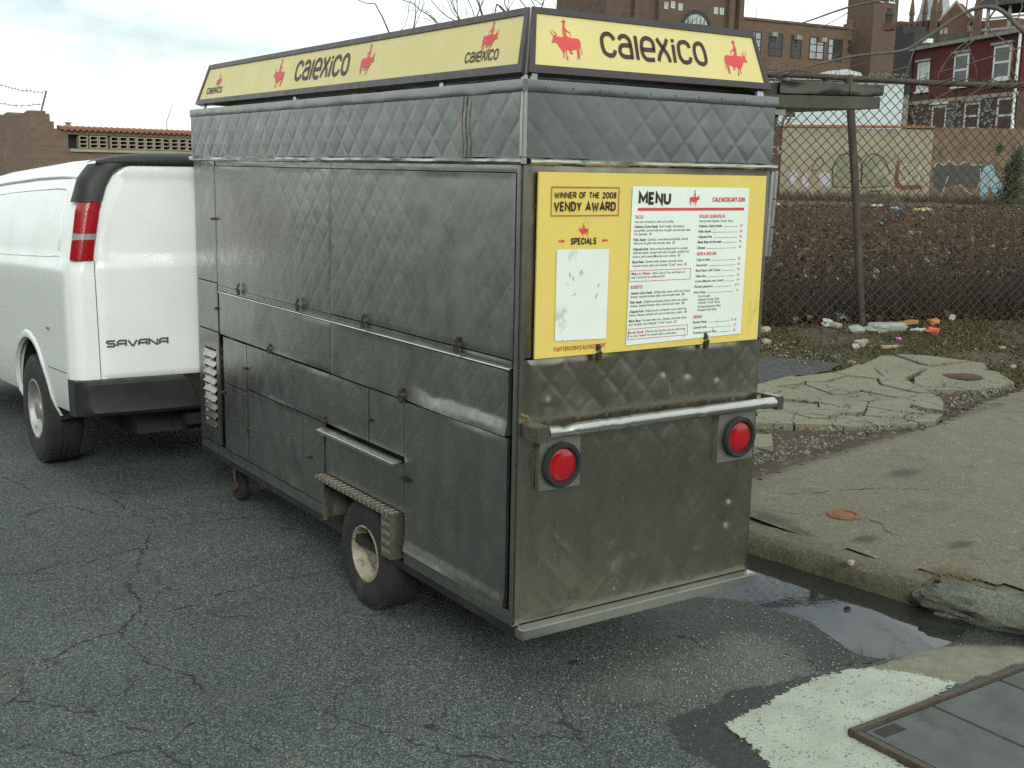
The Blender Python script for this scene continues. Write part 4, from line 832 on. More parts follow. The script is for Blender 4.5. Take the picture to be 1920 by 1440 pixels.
mb = MB(); mb.hexa([(1.20, .015, 2.37), (1.24, .015, 2.37), (1.24, .03, 2.37), (1.20, .03, 2.37), (1.185, .02, 2.47), (1.22, .02, 2.47), (1.22, .035, 2.47), (1.185, .035, 2.47)]); mb.build('sign_stay', M['steel_bright'], cart); mb = MB(); mb.hexa([(.03, .0, 2.40), (.055, .0, 2.40), (.055, .01, 2.40), (.03, .01, 2.40), (.03, .0, 2.45), (.055, .0, 2.45), (.055, .01, 2.45), (.03, .01, 2.45)])
mb.build('sign_stay', M['steel_bright'], cart)
mb = MB(); mb.box((.35, .5, 2.381), (.9, 1.5, 2.56)); mb.build('roof_vent', M['steel_bright'], cart, bevel=.01)
mb = MB(); mb.box((.3, 2.0, 2.381), (.8, 2.9, 2.47)); mb.build('roof_box', M['steel'], cart, bevel=.01)

# ------------------------------------------------------------------ menu board
bd = MB(); bd.box((.055, -.024, 1.400), (1.232, -.0125, 2.095)); bd = bd.build('menu_board', M['yellow_board'], cart, bevel=.002, seg=1)
FY = lambda o: (lambda x, z: (x, -.024-o, z))
A, B2, C2 = FY(.0035), FY(.0050), FY(.0064)
m = MB(); m.flat([(.498, 2.047), (1.131, 2.045), (1.124, 1.433), (.494, 1.424)], A); m.build('menu_sheet', M['paper'], bd)
m = MB(); m.flat([(.142, 1.811), (.392, 1.807), (.391, 1.459), (.143, 1.465)], A); m.build('specials_board', M['whiteboard'], bd)
red = MB(); brn = MB(); gry = MB()
def frame2(mm, x0, z0, x1, z1, w, fn):
    ribbon(mm, [((x0+x1)/2, z0), (x1, z0), (x1, z1), (x0, z1), (x0, z0), ((x0+x1)/2, z0)], w, fn)
def pr(name, mat, f): m = MB(); f(m); m.build(name, M[mat], bd, recalc=False)
pr('award_frame', 'print_rust', lambda m: frame2(m, .112, 1.936, .432, 2.041, .0042, A))
pr('award_lettering', 'print_brown', lambda m: caps(m, 'WINNER OF THE 2008', .124, 2.012, .024, A, .420, .19)); pr('award_lettering', 'print_brown', lambda m: caps(m, 'VENDY AWARD', .123, 1.970, .036, A, .418, .20))
pr('specials_heading', 'print_brown', lambda m: caps(m, 'SPECIALS', .206, 1.840, .026, A, .329, .20)); pr('emblem', 'print_red', lambda m: bull(m, .266, 1.884, .050, A))
for s_, x_ in ((1, .163), (-1, .372)):
    pr('arrow', 'print_red', lambda m: m.flat([(x_-s_*.014, 1.8395), (x_+s_*.004, 1.8395), (x_+s_*.004, 1.835), (x_+s_*.016, 1.842), (x_+s_*.004, 1.849), (x_+s_*.004, 1.8445), (x_-s_*.014, 1.8445)], A))
pr('web_address', 'print_rust', lambda m: caps(m, 'TWITTER.COM/CALEXICOCART', .139, 1.433, .017, A, .392, .17))
pr('menu_heading', 'print_brown', lambda m: caps(m, 'MENU', .529, 2.001, .050, B2, .697, .24)); pr('emblem', 'print_red', lambda m: bull(m, .824, 2.003, .062, B2, True)); pr('web_address', 'print_red', lambda m: caps(m, 'CALEXICOCART.COM', .922, 1.997, .019, B2, 1.107, .2))
pr('menu_rule', 'print_red', lambda m: m.add([B2(.527, 1.953), B2(1.104, 1.953), B2(1.104, 1.964), B2(.527, 1.964)], [(0, 1, 2, 3)]))
pr('menu_box', 'print_red', lambda m: frame2(m, .500, 1.677, .819, 1.7195, .002, B2)); pr('menu_box', 'print_red', lambda m: frame2(m, .501, 1.4475, .817, 1.489, .002, B2))
LZ = [1.929,1.911,1.892,1.877,1.863,1.841,1.827,1.804,1.79,1.775,1.754,1.739,1.708,1.694,1.655,1.631,1.617,1.595,1.581,1.558,1.544,1.521,1.507,1.475,1.461]
LX1 = [.557,.715,.771,.81,.603,.796,.727,.799,.805,.759,.776,.796,.789,.681,.567,.823,.791,.812,.793,.808,.809,.81,.756,.803,.759]
LT = ['TACOS','Any taco served on a soft corn tortilla','Calexico Carne Asada|  Skirt steak, marinated','and grilled, served with pico de gallo and avocado salsa.','Our specialty.  $4','Pollo Asado|  Chicken, marinated and grilled, served','with pico de gallo and avocado salsa.  $3','Chipotle Pork|  Slow-cooked pulled pork in a smoky','chipotle sauce, served with pico de gallo, pickled red','onions, and crema (Mexican sour cream).  $3','Black Bean|  Served with cheese, avocado salsa,','roasted tomato salsa, and chipotle "Crack" sauce.  $3','Make it a Platter|  Add a side of rice and beans to','any 2 tacos for an additional $2','BURRITOS','Calexico Carne Asada|  Grilled skirt steak with rice, beans,','cheese, roasted tomato salsa, and avocado salsa.  $8','Pollo Asado|  Grilled marinated chicken with rice, beans,','cheese, roasted tomato salsa, and avocado salsa.  $8','Chipotle Pork|  Pulled pork in chipotle sauce with rice,','beans, cheese, pickled red onions and sour cream.  $8','Black Bean|  Served with rice, cheese, avocado salsa,','pico de gallo, and chipotle "Crack" sauce.  $7','Burrito Bowls|  Choose any burrito and we will serve','it to you "naked" in a bowl with a small salad.']
for z, x1, s in zip(LZ, LX1, LT):
    x0 = .514-(1.929-z)*.025
    if s.isupper(): text(red, s, x0, z, .0125, B2, x1, .02)
    elif '|' in s:
        a, b = s.split('|'); f = len(a)*1.12/(len(a)*1.12+len(b)); xm = x0+(x1-x0)*f
        text(red if z in (1.708, 1.475) else brn, a, x0, z, .0098, B2, xm-.004, .02); text(gry, b.strip(), xm+.004, z, .0092, B2, x1, .004)
    else: text(gry, s, x0, z, .0092, B2, x1, .004)
RZ = [1.93,1.911,1.891,1.869,1.847,1.826,1.803,1.778,1.754,1.732,1.71,1.687,1.666,1.644,1.621,1.604,1.59,1.577,1.561,1.547,1.519,1.497,1.475,1.453]
RX1 = [.998,1.043,.982,.922,.93,.985,.895,.958,.925,.909,.986,.907,1.006,.947,.908,.936,.988,.992,.999,.976,.895,.925,.926,.981]
RX0 = [.855,.855,.854,.853,.853,.851,.85,.85,.849,.848,.848,.848,.847,.845,.844,.863,.863,.863,.862,.862,.845,.847,.848,.85]
RT = ['ROLLED QUESADILLAS','Served with Chipotle "Crack" Sauce','Calexico Carne Asada|$7','Pollo Asado|$6','Chipotle Pork|$6','Black Bean & Avocado|$6','Cheese|$5','SIDES & ADD-INS','Chips & Salsa|$3','Guacamole|$2','Black Beans with Cheese|$3','Yellow Rice|$2','Crema (Mexican sour cream)|$1','Pickled Jalapenos|$.75','Extra Salsa|$1','- Pico De Gallo','- Roasted Tomato Salsa','- Chipotle "Crack" Sauce','- Roasted Jalapeno Salsa','- Pumpkin Seed Salsa','DRINKS','Bottled Water|$1.50','Canned Soda|$1','Premium Juice & Teas|$2']
for i, (z, x0, x1, s) in enumerate(zip(RZ, RX0, RX1, RT)):
    if s.isupper() and '|' not in s: text(red, s, x0, z, .0125, B2, x1, .02)
    elif '|' in s:
        a, b = s.split('|'); text(brn, a, x0, z, .0096, B2, x1, 0.02 if i < 8 else .010); text(red, b, 1.102-.02*(1.93-z), z, .0095, B2, align='R')
        xe = 1.074-.02*(1.93-z)-(.012 if len(b) > 2 else 0); gry.add([B2(x1+.008, z-.0052), B2(xe, z-.0052), B2(xe, z-.004), B2(x1+.008, z-.004)], [(0, 1, 2, 3)])
    else: text(gry, s, x0, z, .0092, B2, x1, .004)
for nm, mm, k in (('small_red_print', red, 'print_red'), ('small_brown_print', brn, 'print_brown'), ('small_grey_print', gry, 'print_grey')): mm.build(nm, M[k], bd, recalc=False, kind='stuff')
# smudges wiped on the specials board
M['smudge'] = pm('marker smudge', (.30,.30,.27), (.42,.41,.38), 30, .5)
mb = MB(); rr = random.Random(5)
for x, z, a, l in ((.205,1.715,2.0,.022),(.222,1.70,1.9,.018),(.262,1.725,-.9,.022),(.255,1.718,-.9,.02),(.345,1.67,1.3,.02),(.336,1.63,1.2,.03),(.23,1.64,.6,.02),(.96,1.46,1.4,.02),(.80,1.47,1.4,.02),(.80,1.445,1.4,.02)):
    ribbon(mb, [(x-math.cos(a)*l/2, z-math.sin(a)*l/2), (x, z), (x+math.cos(a)*l/2, z+math.sin(a)*l/2)], [.001, .004, .001], C2)
mb.build('smudges', M['smudge'], bd, recalc=False, kind='stuff')
# ------------------------------------------------------------------ the van (local y = 0 at the rear axle, nose towards +y, road falls away under it)
van = empty('cargo_van', (.27, 4.95, .0), (R(-3.0), 0, R(1.2))); tag(van, 'white cargo van with blank rear doors and black bumper ahead of the food cart', 'van')
YR, YF = -1.15, 4.45
def top_z(y): return lerp_tab(y, [(YR, 2.02), (YR+.05, 2.075), (YR+.2, 2.10), (0, 2.12), (1.8, 2.12), (2.3, 2.08), (3.05, 1.42), (3.3, 1.28), (4.2, 1.12), (YF, .95)])
def half(z, y):
    """half-width of the body at height z"""
    w = lerp_tab(z, [(.40, .93), (.50, .975), (.74, 1.0), (.80, .998), (1.36, .995), (1.425, .985), (1.44, .978), (1.75, .925), (1.95, .86), (2.05, .78), (2.10, .62), (2.12, .0)])
    return w
def section(y):
    t = top_z(y); sc = t/2.12; bot = .47 if y < 3.4 else .40
    inset = lerp_tab(y, [(YR, .085), (YR+.02, .045), (YR+.06, .018), (YR+.14, 0.0), (3.2, 0.0), (4.1, .05), (YF, .22)])
    zs = [bot, .52, .62, .74, .80, .95, 1.1, 1.25, 1.36, 1.425, 1.44, 1.52, 1.62, 1.75, 1.86, 1.95, 2.01, 2.05, 2.08, 2.10, 2.112]
    R_ = []
    for z in zs:
        zz = z if z <= 1.0 or sc > .985 else 1.0+(z-1.0)*(t-1.0)/1.12
        if sc <= .985 and t < 1.0: zz = bot+(z-bot)*(t-bot)/(2.12-bot)
        w = half(z, y)
        if t < 1.9 and z > 1.0: w = half(1.0+(z-1.0)*.8, y)
        R_.append((max(.02, w-inset), zz if sc < .985 else z*1.0+(t-2.12)*max(0, (z-1.0)/1.12)))
    return R_+[(-x, z) for x, z in R_[::-1]]
Ys = [YR, YR+.01, YR+.02, YR+.04, YR+.06, YR+.10, YR+.14, YR+.2, -.8, -.6, -.4, -.2, 0, .3, .6, 1.0, 1.4, 1.8, 2.05, 2.3, 2.55, 2.8, 3.05, 3.3, 3.7, 4.0, 4.2, 4.35, YF]
mb = MB(); secs = [section(y) for y in Ys]; n = len(secs[0])
for y, s in zip(Ys, secs): mb.v += [(x, y, z) for x, z in s]
for i in range(len(Ys)-1):
    for k in range(n): mb.f.append((i*n+k, i*n+(k+1) % n, (i+1)*n+(k+1) % n, (i+1)*n+k))
mb.f.append(tuple(range(n-1, -1, -1))); mb.f.append(tuple(range((len(Ys)-1)*n, len(Ys)*n)))
body_me = mb.mesh('body')
def boolean(me, cutters):
    tmp = bpy.data.objects.new('tmp', me); C.objects.link(tmp); cs = []
    bm = bmesh.new(); bm.from_mesh(me); bmesh.ops.recalc_face_normals(bm, faces=bm.faces); bm.to_mesh(me); bm.free()
    for c in cutters:
        cme = c.mesh('cut'); bm = bmesh.new(); bm.from_mesh(cme); bmesh.ops.recalc_face_normals(bm, faces=bm.faces); bm.to_mesh(cme); bm.free()
        o = bpy.data.objects.new('cut', cme); C.objects.link(o); md = tmp.modifiers.new('b', 'BOOLEAN'); md.operation = 'DIFFERENCE'; md.object = o; md.solver = 'EXACT'; cs.append(o)
    dg = bpy.context.evaluated_depsgraph_get(); dg.update(); res = bpy.data.meshes.new_from_object(tmp.evaluated_get(dg))
    for o in cs+[tmp]: bpy.data.objects.remove(o)
    return res
cut = []
for y in (0, 3.43):
    for s in (-1, 1):
        c = MB(); c.tube([(s*.60, y, .40), (s*1.2, y, .40)], .50, 40); cut.append(c)
body_me = boolean(body_me, cut); body_me.name = 'body'
vb = link('body', body_me, M['van'], van, smooth=True)
# wheel arch lips and dark liners
for y in (0, 3.43):
    for s in (-1, 1):
        m = MB(); P = []
        for k in range(25):
            a = math.pi*(-.0+1.0*k/24); P.append((a, .40))
        V = []
        for a, _ in P:
            cy, cz = y+math.cos(a)*.50, .40+math.sin(a)*.50; w = half(cz, y)
            for r, dx in ((.488, -.02), (.495, .010), (.520, .013), (.545, .001)): V.append((s*(half(.40+math.sin(a)*r, y)+dx), y+math.cos(a)*r, .40+math.sin(a)*r))
        m.add(V, [(i*4+j, i*4+j+1, i*4+j+5, i*4+j+4) for i in range(24) for j in range(3)]); m.build('arch_lip', M['van'], van, smooth=True)
        m = MB(); m.grid([math.pi*(-.02+1.04*k/20) for k in range(21)], range(3), lambda a, j, s=s, y=y: [(s*.62, y, .40), (s*.62, y+.492*math.cos(a), .40+.492*math.sin(a)), (s*.95, y+.492*math.cos(a), .40+.492*math.sin(a))][j]); m.build('wheel_well', M['black'], van, recalc=False)
        wheel(van, (s*.865, y, .385), .385, .245, .205, M['rim'], s, n=44, lugs=8, hh=.85)
# rear surface: bowed outwards, raked at the top
def yrear(x, z): return YR-.075+.085*(abs(x)/.9)**2.2+.05*max(0, (z-1.42))**1.3
def sdf_rr(x, z, cx, cz, hx, hz, r):
    qx, qz = abs(x-cx)-hx+r, abs(z-cz)-hz+r; return math.hypot(max(qx, 0), max(qz, 0))+min(max(qx, qz), 0)-r
def sm(a, b, v): t = max(0, min(1, (v-a)/(b-a))); return t*t*(3-2*t)
for s in (-1, 1):
    m = MB(); zs = frange(.70, 2.035, .0215); us = frange(0, 1, .04)
    def edge(z): return lerp_tab(z, [(.7, .835), (1.40, .835), (1.5, .825), (1.75, .775), (1.9, .725), (1.98, .68), (2.015, .63), (2.04, .56)])
    def fn(z, u, s=s):
        x = .004+(edge(z)-.004)*u; d = sdf_rr(x, z, .43, 1.705, .33, .25, .07); rec = .010*(1-sm(-.02, .02, d))
        st = .006*sm(1.405, 1.425, z)-.012*sm(.70, .84, z)*0+.010*(1-sm(.80, .86, z))*0
        e = min(x-.004, edge(z)-x, z-.70, 2.035-z); rnd_ = .012*(1-sm(0, .015, e))
        return (s*x, yrear(x, z)+rec+st+rnd_-.006*math.sin((z-.7)*2.6), z)
    m.grid(zs, us, fn); m.build('rear_door', M['van'], van, smooth='all')
# corner panels beside the doors (lower) wrap from the door edge to the side
for s in (-1, 1):
    m = MB()
    def fn(z, u, s=s):
        a = (edge(z)+.006, yrear(edge(z), z)+.004); b = (half(z, 0)+.0025, YR+.16)
        c = (min(b[0], a[0]+.12), a[1]+.02); t = u; x = (1-t)**2*a[0]+2*t*(1-t)*(b[0]+.004)+t*t*b[0]; y = (1-t)**2*a[1]+2*t*(1-t)*(a[1]+.012)+t*t*b[1]
        return (s*x, y, z)
    m.grid(frange(.70, 1.440, .03), frange(0, 1, .06), fn); m.build('corner_panel', M['van'], van, smooth='all')
    # tail lamp: red, clear, red
    p = None
    for nm, z0, z1, mt in (('tail_lamp', 1.445, 1.568, 'lens_red'), ('reversing_lens', 1.570, 1.606, 'lens_clear'), ('upper_lens', 1.608, 1.795, 'lens_red')):
        m = MB(); m.grid(frange(z0, z1, .02), frange(0, 1, .06), lambda z, u, s=s: (lambda q: (q[0]+s*(.010+.008*math.sin(math.pi*u)), q[1]-.020-.006*math.sin(math.pi*u), q[2]))(fn(z, u*.62, s))); p_ = m.build(nm, M[mt], p or van, smooth='all'); p = p or p_
    # black corner pillar above the lamp
    m = MB(); m.grid(frange(1.80, 2.035, .0147), frange(0, 1, .08), lambda z, u, s=s: (lambda q: (q[0]+s*(.010+.008*math.sin(math.pi*u)), q[1]-.020*(1-u*.6)-.006*math.sin(math.pi*u), q[2]))(fn(z, u*.95, s))); m.build('corner_trim', M['plastic'], van, smooth='all')
# black band across the roof edge
m = MB()
def band(x, j):
    z1 = 2.036; zt = top_z(YR+.2)+.012-.17*max(0, abs(x)-.60)**1.4-.03*(abs(x)/.7)**3
    P = [(yrear(x, z1)+.002, z1-.012), (yrear(x, z1)-.012, z1+.012), (yrear(x, z1)-.002, (z1+zt)/2+.006), (YR+.03, zt-.004), (YR+.12, zt+.004), (YR+.22, zt-.006)]
    return (x,)+P[j]
m.grid(frange(-.79, .79, .04), range(6), band); m.build('roof_edge_trim', M['plastic'], van, smooth='all')
# seams
mb = MB(); mb.box((-.003, yrear(0, 1.2)+.002, .70), (.003, yrear(0, 1.2)+.02, 2.03)); mb.build('door_gap', M['seam'], van)
for s in (-1, 1):
    m = MB(); m.grid(frange(.70, 1.44, .03), [0, 1], lambda z, u, s=s: (s*(edge(z)+.001+.004*u), yrear(edge(z), z)-.0015, z)); m.build('door_gap', M['seam'], van, recalc=False)
    m = MB(); m.box((s*.9985, -1.0, .735), (s*1.0015, -.52, .739)); m.build('panel_gap', M['seam'], van)
# bumper
m = MB()
def bmp(x, j):
    t = sm(.27, .345, abs(x)); top = .575+.125*t; e = .07*sm(.93, 1.0, abs(x)); b = YR-.085+.10*abs(x)**3
    P = [(b+.14, top), (b-.02, top+.002), (b-.060+e*.6, top-.006), (b-.078+e, top-.022), (b-.074+e, top-.060 if t > .5 else top-.03), (b-.066+e, .545), (b-.070+e, .50), (b-.050+e*.6, .478), (b+.14, .470)]
    return (x,)+P[j]
bx_ = frange(-1.0, 1.0, .025); m.grid(bx_, range(9), bmp); m.f.append(tuple(range(9))); m.f.append(tuple(range((len(bx_)-1)*9, len(bx_)*9))); bumper = m.build('bumper', M['plastic'], van, smooth=True)
m = MB(); m.box((-.40, YR-.055, .48), (.40, YR+.05, .698)); m.build('bumper_recess', M['black'], van)
m = MB(); m.box((-.34, YR-.10, .37), (.34, YR-.02, .44)); m.box((-.045, YR-.16, .36), (.045, YR-.02, .455)); m.build('tow_hitch', M['black'], van, bevel=.004)  # hitch coloured black to stand in for the deep shadow under the van
m = MB(); m.tube([(.64, -1.0, .34), (.64, -1.2, .33)], .032, 10); m.build('exhaust', M['black'], van)  # exhaust black too: the shade below the van is put into its colour
m = MB(); m.box((-.58, -1.0, .30), (.58, 4.2, .46)); m.build('chassis', M['black'], van)
m = MB(); m.tube([(-.75, 0, .385), (.75, 0, .385)], .06, 10); m.tube([(-.75, 3.43, .385), (.75, 3.43, .385)], .04, 8); m.build('axle', M['black'], van)
# name badge, handle, hinges, side marker
sv = MB(); bx = lambda x, z: (x, yrear(x, z)-.0075, z)
LW = .0112
def glyphs(m, x0, z0, w, h):
    G = {'S': [[(1,1),(.15,1),(0,.8),(.15,.55),(.85,.5),(1,.25),(.85,0),(0,0)]], 'A': [[(0,0),(.0,.75),(.25,1),(1,1),(1,0)], [(.0,.42),(1,.42)]], 'V': [[(0,1),(.45,0),(.62,0),(1.05,1)]], 'N': [[(0,0),(0,1),(.9,0),(1,0),(1,1)]]}
    x = x0
    for ch in 'SAVANA':
        for st_ in G[ch]: ribbon(m, [(x+px*w, z0+pz*h) for px, pz in st_], LW, bx)
        x += w*1.28
glyphs(sv, -.795, .905, .050, .034); sv.build('name_badge', M['print_grey'], van, recalc=False)
m = MB(); m.box((-.16, yrear(.1, 1.1)-.03, 1.06), (-.03, yrear(.1, 1.1)+.01, 1.10)); m.build('door_handle', M['plastic'], van, bevel=.006)
for z in (.98, 1.70):
    for s in (-1, 1):
        m = MB(); m.box((s*.80-.02, yrear(.8, z)-.012, z), (s*.80+.02, yrear(.8, z)+.01, z+.035)); 
        if s > 0: m.build('hinge', M['van'], van, bevel=.004)
for s in (-1, 1):
    m = MB(); m.box((s*1.0-.004, -.62, .985), (s*1.0+.004, -.54, 1.005)); m.build('side_marker', M['lens_clear'], van, bevel=.003)
    # drip gutter along the roof
    m = MB(); m.tube([(s*(half(1.985, 0)+.010), y, 1.985+(top_z(y)-2.12)*.9) for y in (YR+.10, -.6, 0, 1, 2.2)], .013, 8); m.build('drip_gutter', M['van'], van, smooth='all')
    # stamped side panel rims
    m = MB(); pts = [(-.85, 1.50), (-.80, 1.47), (-.2, 1.46), (1.0, 1.46), (1.05, 1.50), (1.05, 1.85), (1.0, 1.90), (-.2, 1.90), (-.75, 1.89), (-.82, 1.84), (-.85, 1.50)]
    m.tube([(s*(half(z, 0)-.001), y, z) for y, z in catmull(pts, 3)], .005, 6); m.build('stamped_rim', M['van'], van, smooth='all')
    m = MB(); m.grid([2.05, 2.4, 2.75], [1.42, 1.6, 1.8, 1.92], lambda y, z, s=s: (s*(half(z, 0)+.004), min(y, 2.0+(2.0-z)*1.6), z)); m.build('door_window', M['glass'], van)
m = MB(); m.grid([-.78, -.4, 0, .4, .78], [0, .5, 1], lambda x, t: (x*(1-.06*t), 3.02-.70*t+.015, 1.47+.575*t+.018)); m.build('windscreen', M['glass'], van)
for s in (-1, 1):
    m = MB(); m.box((s*.62-.15, YF-.06, .76), (s*.62+.15, YF+.012, .92)); m.build('headlight', M['lens_clear'], van, bevel=.01)
m = MB(); m.box((-.42, YF-.05, .72), (.42, YF+.012, .92)); m.build('grille', M['plastic'], van, bevel=.01)
m = MB(); m.box((-.9, YF-.1, .42), (.9, YF+.07, .64)); m.build('front_bumper', M['plastic'], van, bevel=.02)
# ------------------------------------------------------------------ far things; facades in view laid out from image pixels at chosen distances
def brick(name, c1, c2, mortar, bw=.215, bh=.075, dirt=(.05,.04,.03), dthr=.6):
    t = NT(name); s = t.n('ShaderNodeSeparateXYZ'); t.l(t.co, s.inputs[0]); cb = t.n('ShaderNodeCombineXYZ'); t.l(t.math('ADD', s.outputs[0], s.outputs[1]), cb.inputs[0]); t.l(s.outputs[2], cb.inputs[1])
    b = t.n('ShaderNodeTexBrick'); b.inputs['Color1'].default_value = c1+(1,); b.inputs['Color2'].default_value = c2+(1,); b.inputs['Mortar'].default_value = mortar+(1,); b.inputs['Scale'].default_value = 1
    b.inputs['Mortar Size'].default_value = .010; b.inputs['Brick Width'].default_value = bw; b.inputs['Row Height'].default_value = bh; b.inputs['Bias'].default_value = 0; t.l(cb.outputs[0], b.inputs['Vector'])
    col = t.mix(t.ramp(t.noise(.9, 6, .65), [(.35, 0), (.75, .5)]), b.outputs['Color'], tuple(x*.7 for x in c1))
    col = t.mix(t.ramp(t.noise(1.6, 7, .7, t.map((1, 1, .5))), [(dthr, 0), (dthr+.18, .8)]), col, dirt)
    t.set(base=col, rough=.92); t.bump(b.outputs['Fac'], -.4, .01); return t.m
def siding(name, c, pitch=.11):
    t = NT(name); s = t.n('ShaderNodeSeparateXYZ'); t.l(t.co, s.inputs[0]); fr = t.math('FRACT', t.math('DIVIDE', s.outputs[2], pitch))
    col = t.mix(t.ramp(fr, [(.0, 1), (.10, 0)]), c, tuple(x*.45 for x in c)); col = t.mix(t.ramp(t.noise(1.2, 5), [(.4, 0), (.75, .4)]), col, tuple(x*.75 for x in c))
    t.set(base=col, rough=.7); t.bump(fr, .5, .02); return t.m
M['brick_left'] = brick('old brown brick', (.15,.088,.058), (.205,.125,.082), (.155,.13,.105))
M['brick_school'] = brick('brown school brick', (.125,.073,.047), (.160,.098,.064), (.125,.092,.067), .5, .18, (.075,.05,.036), .6)
M['brick_tower'] = brick('dark tower brick', (.098,.060,.042), (.125,.078,.054), (.095,.070,.052), .5, .18)
M['brick_wing'] = brick('dim gatehouse brick', (.105,.062,.043), (.135,.083,.056), (.10,.075,.055), .5, .18)
M['brick_church'] = brick('red church brick', (.115,.054,.038), (.145,.068,.048), (.09,.06,.048), .5, .18)
M['brick_red'] = brick('oxblood painted brick', (.085,.011,.011), (.105,.015,.014), (.075,.011,.011), .3, .1, (.05,.01,.01), .64)
M['brick_dark'] = brick('soot-black brick', (.030,.030,.032), (.050,.048,.046), (.04,.04,.04), .3, .1, (.08,.075,.07), .64)
M['brick_maroon'] = brick('dark maroon brick', (.085,.040,.032), (.11,.055,.042), (.07,.05,.045), .3, .1)
M['stucco'] = pm('tan painted stucco', (.21,.185,.128), (.285,.25,.178), .8, .9, bump=.3, bscale=20, spot=(.20,.165,.115), sscale=1.3, sthr=.56)
M['stucco_brown'] = pm('stained rust brown render', (.135,.088,.056), (.19,.125,.08), 1.0, .92, bump=.3, bscale=20, spot=(.075,.06,.042), sscale=1.1, sthr=.5)
M['siding'] = siding('pale blue white siding', (.50,.57,.58))
M['trim_white'] = pm('weathered white trim', (.50,.54,.50), (.62,.65,.61), 6, .7)
M['trim_grey'] = pm('grey roof edging', (.20,.20,.18), (.28,.28,.25), 3, .7)
M['concrete_trim'] = pm('pale stone trim', (.27,.235,.165), (.35,.31,.225), 4, .85)
M['tile'] = pm('red coping tile', (.20,.08,.048), (.29,.125,.078), 5, .8)
M['pane_sky'] = NT('window reflecting sky').set(base=(.03,.035,.035), rough=.03, spec=1.0, ior=2.2)
M['pane_dark'] = NT('dark window pane').set(base=(.025,.026,.024), rough=.12)
M['pane_pale'] = pm('pale window blind', (.34,.40,.36), (.44,.50,.46), 5, .5)
M['teal_door'] = pm('blue green boarded window', (.05,.13,.13), (.08,.18,.17), 3, .7)
def building(name, A, ang, label, cat): 
    o = empty(name, (A[0], A[1], 0), (0, 0, R(ang))); return tag(o, label, cat)
def win(par, x0, x1, z0, z1, frame, pane, cols=2, rows=2, fw=.06, depth=.10, sill=None, head=None, y=0.0):
    w = MB(); 
    for a, b in (((x0, z0), (x0+fw, z1)), ((x1-fw, z0), (x1, z1)), ((x0+fw, z0), (x1-fw, z0+fw)), ((x0+fw, z1-fw), (x1-fw, z1))): w.box((a[0], y-.05, a[1]), (b[0], y-.004, b[1]))
    for k in range(1, cols): xm = x0+(x1-x0)*k/cols; w.box((xm-fw*.4, y-.045, z0+fw), (xm+fw*.4, y-.006, z1-fw))
    for k in range(1, rows): zm = z0+(z1-z0)*k/rows; w.box((x0+fw, y-.043, zm-fw*.4), (x1-fw, y-.008, zm+fw*.4))
    w = w.build('window', M[frame], par)
    k_ = [(0, cols)] if isinstance(pane, str) else None
    m = MB(); m.box((x0+.01, y-.016, z0+.01), (x1-.01, y-.010, z1-.01)); m.build('pane', M[pane], w)
    if sill: m = MB(); m.box((x0-.08, y-.12, z0-.10), (x1+.08, y-.002, z0-.003)); m.build('sill', M[sill], w)
    if head: m = MB(); m.box((x0-.15, y-.16, z1+.03), (x1+.15, y-.002, z1+.14)); m.build('hood', M[head], w)
    return w
# --- red row house
rh = building('row_house', (52.56, 38.12), -112.12, 'dark red two storey row house with white windows and stone ground floor', 'house')
mb = MB(); mb.box((-1.0, 0, 6.25), (8.6, 9, 8.95)); mb.build('upper_wall', M['brick_red'], rh)
mb = MB(); mb.box((-1.02, -.02, .8), (8.6, 9, 6.2495)); mb.build('lower_wall', M['brick_maroon'], rh)
mb = MB(); mb.hexa([(-1.15, -.25, 8.95), (8.75, -.25, 8.95), (8.75, 9, 8.95), (-1.15, 9, 8.95), (-1.15, -.28, 9.12), (8.75, -.28, 9.12), (8.75, 9, 9.2), (-1.15, 9, 9.2)]); mb.build('roof', M['trim_grey'], rh)
for x0, x1, z0, z1, pn in ((-.45, .70, 6.75, 8.28, 'pane_pale'), (3.02, 4.33, 6.78, 8.42, 'pane_dark'), (6.40, 7.80, 6.90, 8.52, 'pane_dark'), (4.30, 5.65, 4.55, 5.92, 'pane_dark'), (7.05, 8.40, 4.30, 6.02, 'pane_dark')):
    win(rh, x0, x1, z0, z1, 'trim_white', pn, 1, 2, .13, sill='trim_white', head='trim_grey')
w = win(rh, 1.3, 2.7, 4.2, 5.92, 'trim_white', 'teal_door', 1, 1, .14, head='trim_white')
mb = MB(); mb.box((-.9, -.06, 6.2), (-.86+1.95, -.005, 6.55)); mb.build('soot_band', M['brick_dark'], rh)
mb = MB(); mb.tube([(8.48, -.12, 9.0), (8.48, -.12, 5.0), (8.9, -.3, 4.2)], .07, 8); mb.build('downpipe', M['trim_white'], rh)
mb = MB(); mb.box((.6, -.5, 9.2), (.95, -.1, 9.42)); mb.build('floodlight', M['trim_white'], rh)
mb = MB(); rr = random.Random(21)     # fieldstone facing, too small to pick apart
for k in range(420):
    x, z = rr.uniform(-.9, 8.4), rr.uniform(3.2, 6.2)
    if any(a-.12 < x < b+.12 and c-.12 < z < d+.12 for a, b, c, d in ((4.30,5.65,4.55,5.92),(7.05,8.40,4.30,6.02),(1.3,2.7,4.2,5.92))): continue
    s, t = rr.uniform(.07, .16), rr.uniform(.05, .11); P = [(x+s*math.cos(q)*rr.uniform(.8, 1.15), z+t*math.sin(q)*rr.uniform(.8, 1.15)) for q in [i*math.pi/3+rr.random()*.4 for i in range(6)]]
    mb.prism(P, lambda a, b: (a, -.021, b), lambda a, b: (a, -.07, b))
M['fieldstone'] = pm('grey fieldstone', (.14,.145,.135), (.36,.37,.34), 1.4, .9); mb.build('stone_facing', M['fieldstone'], rh, kind='stuff')
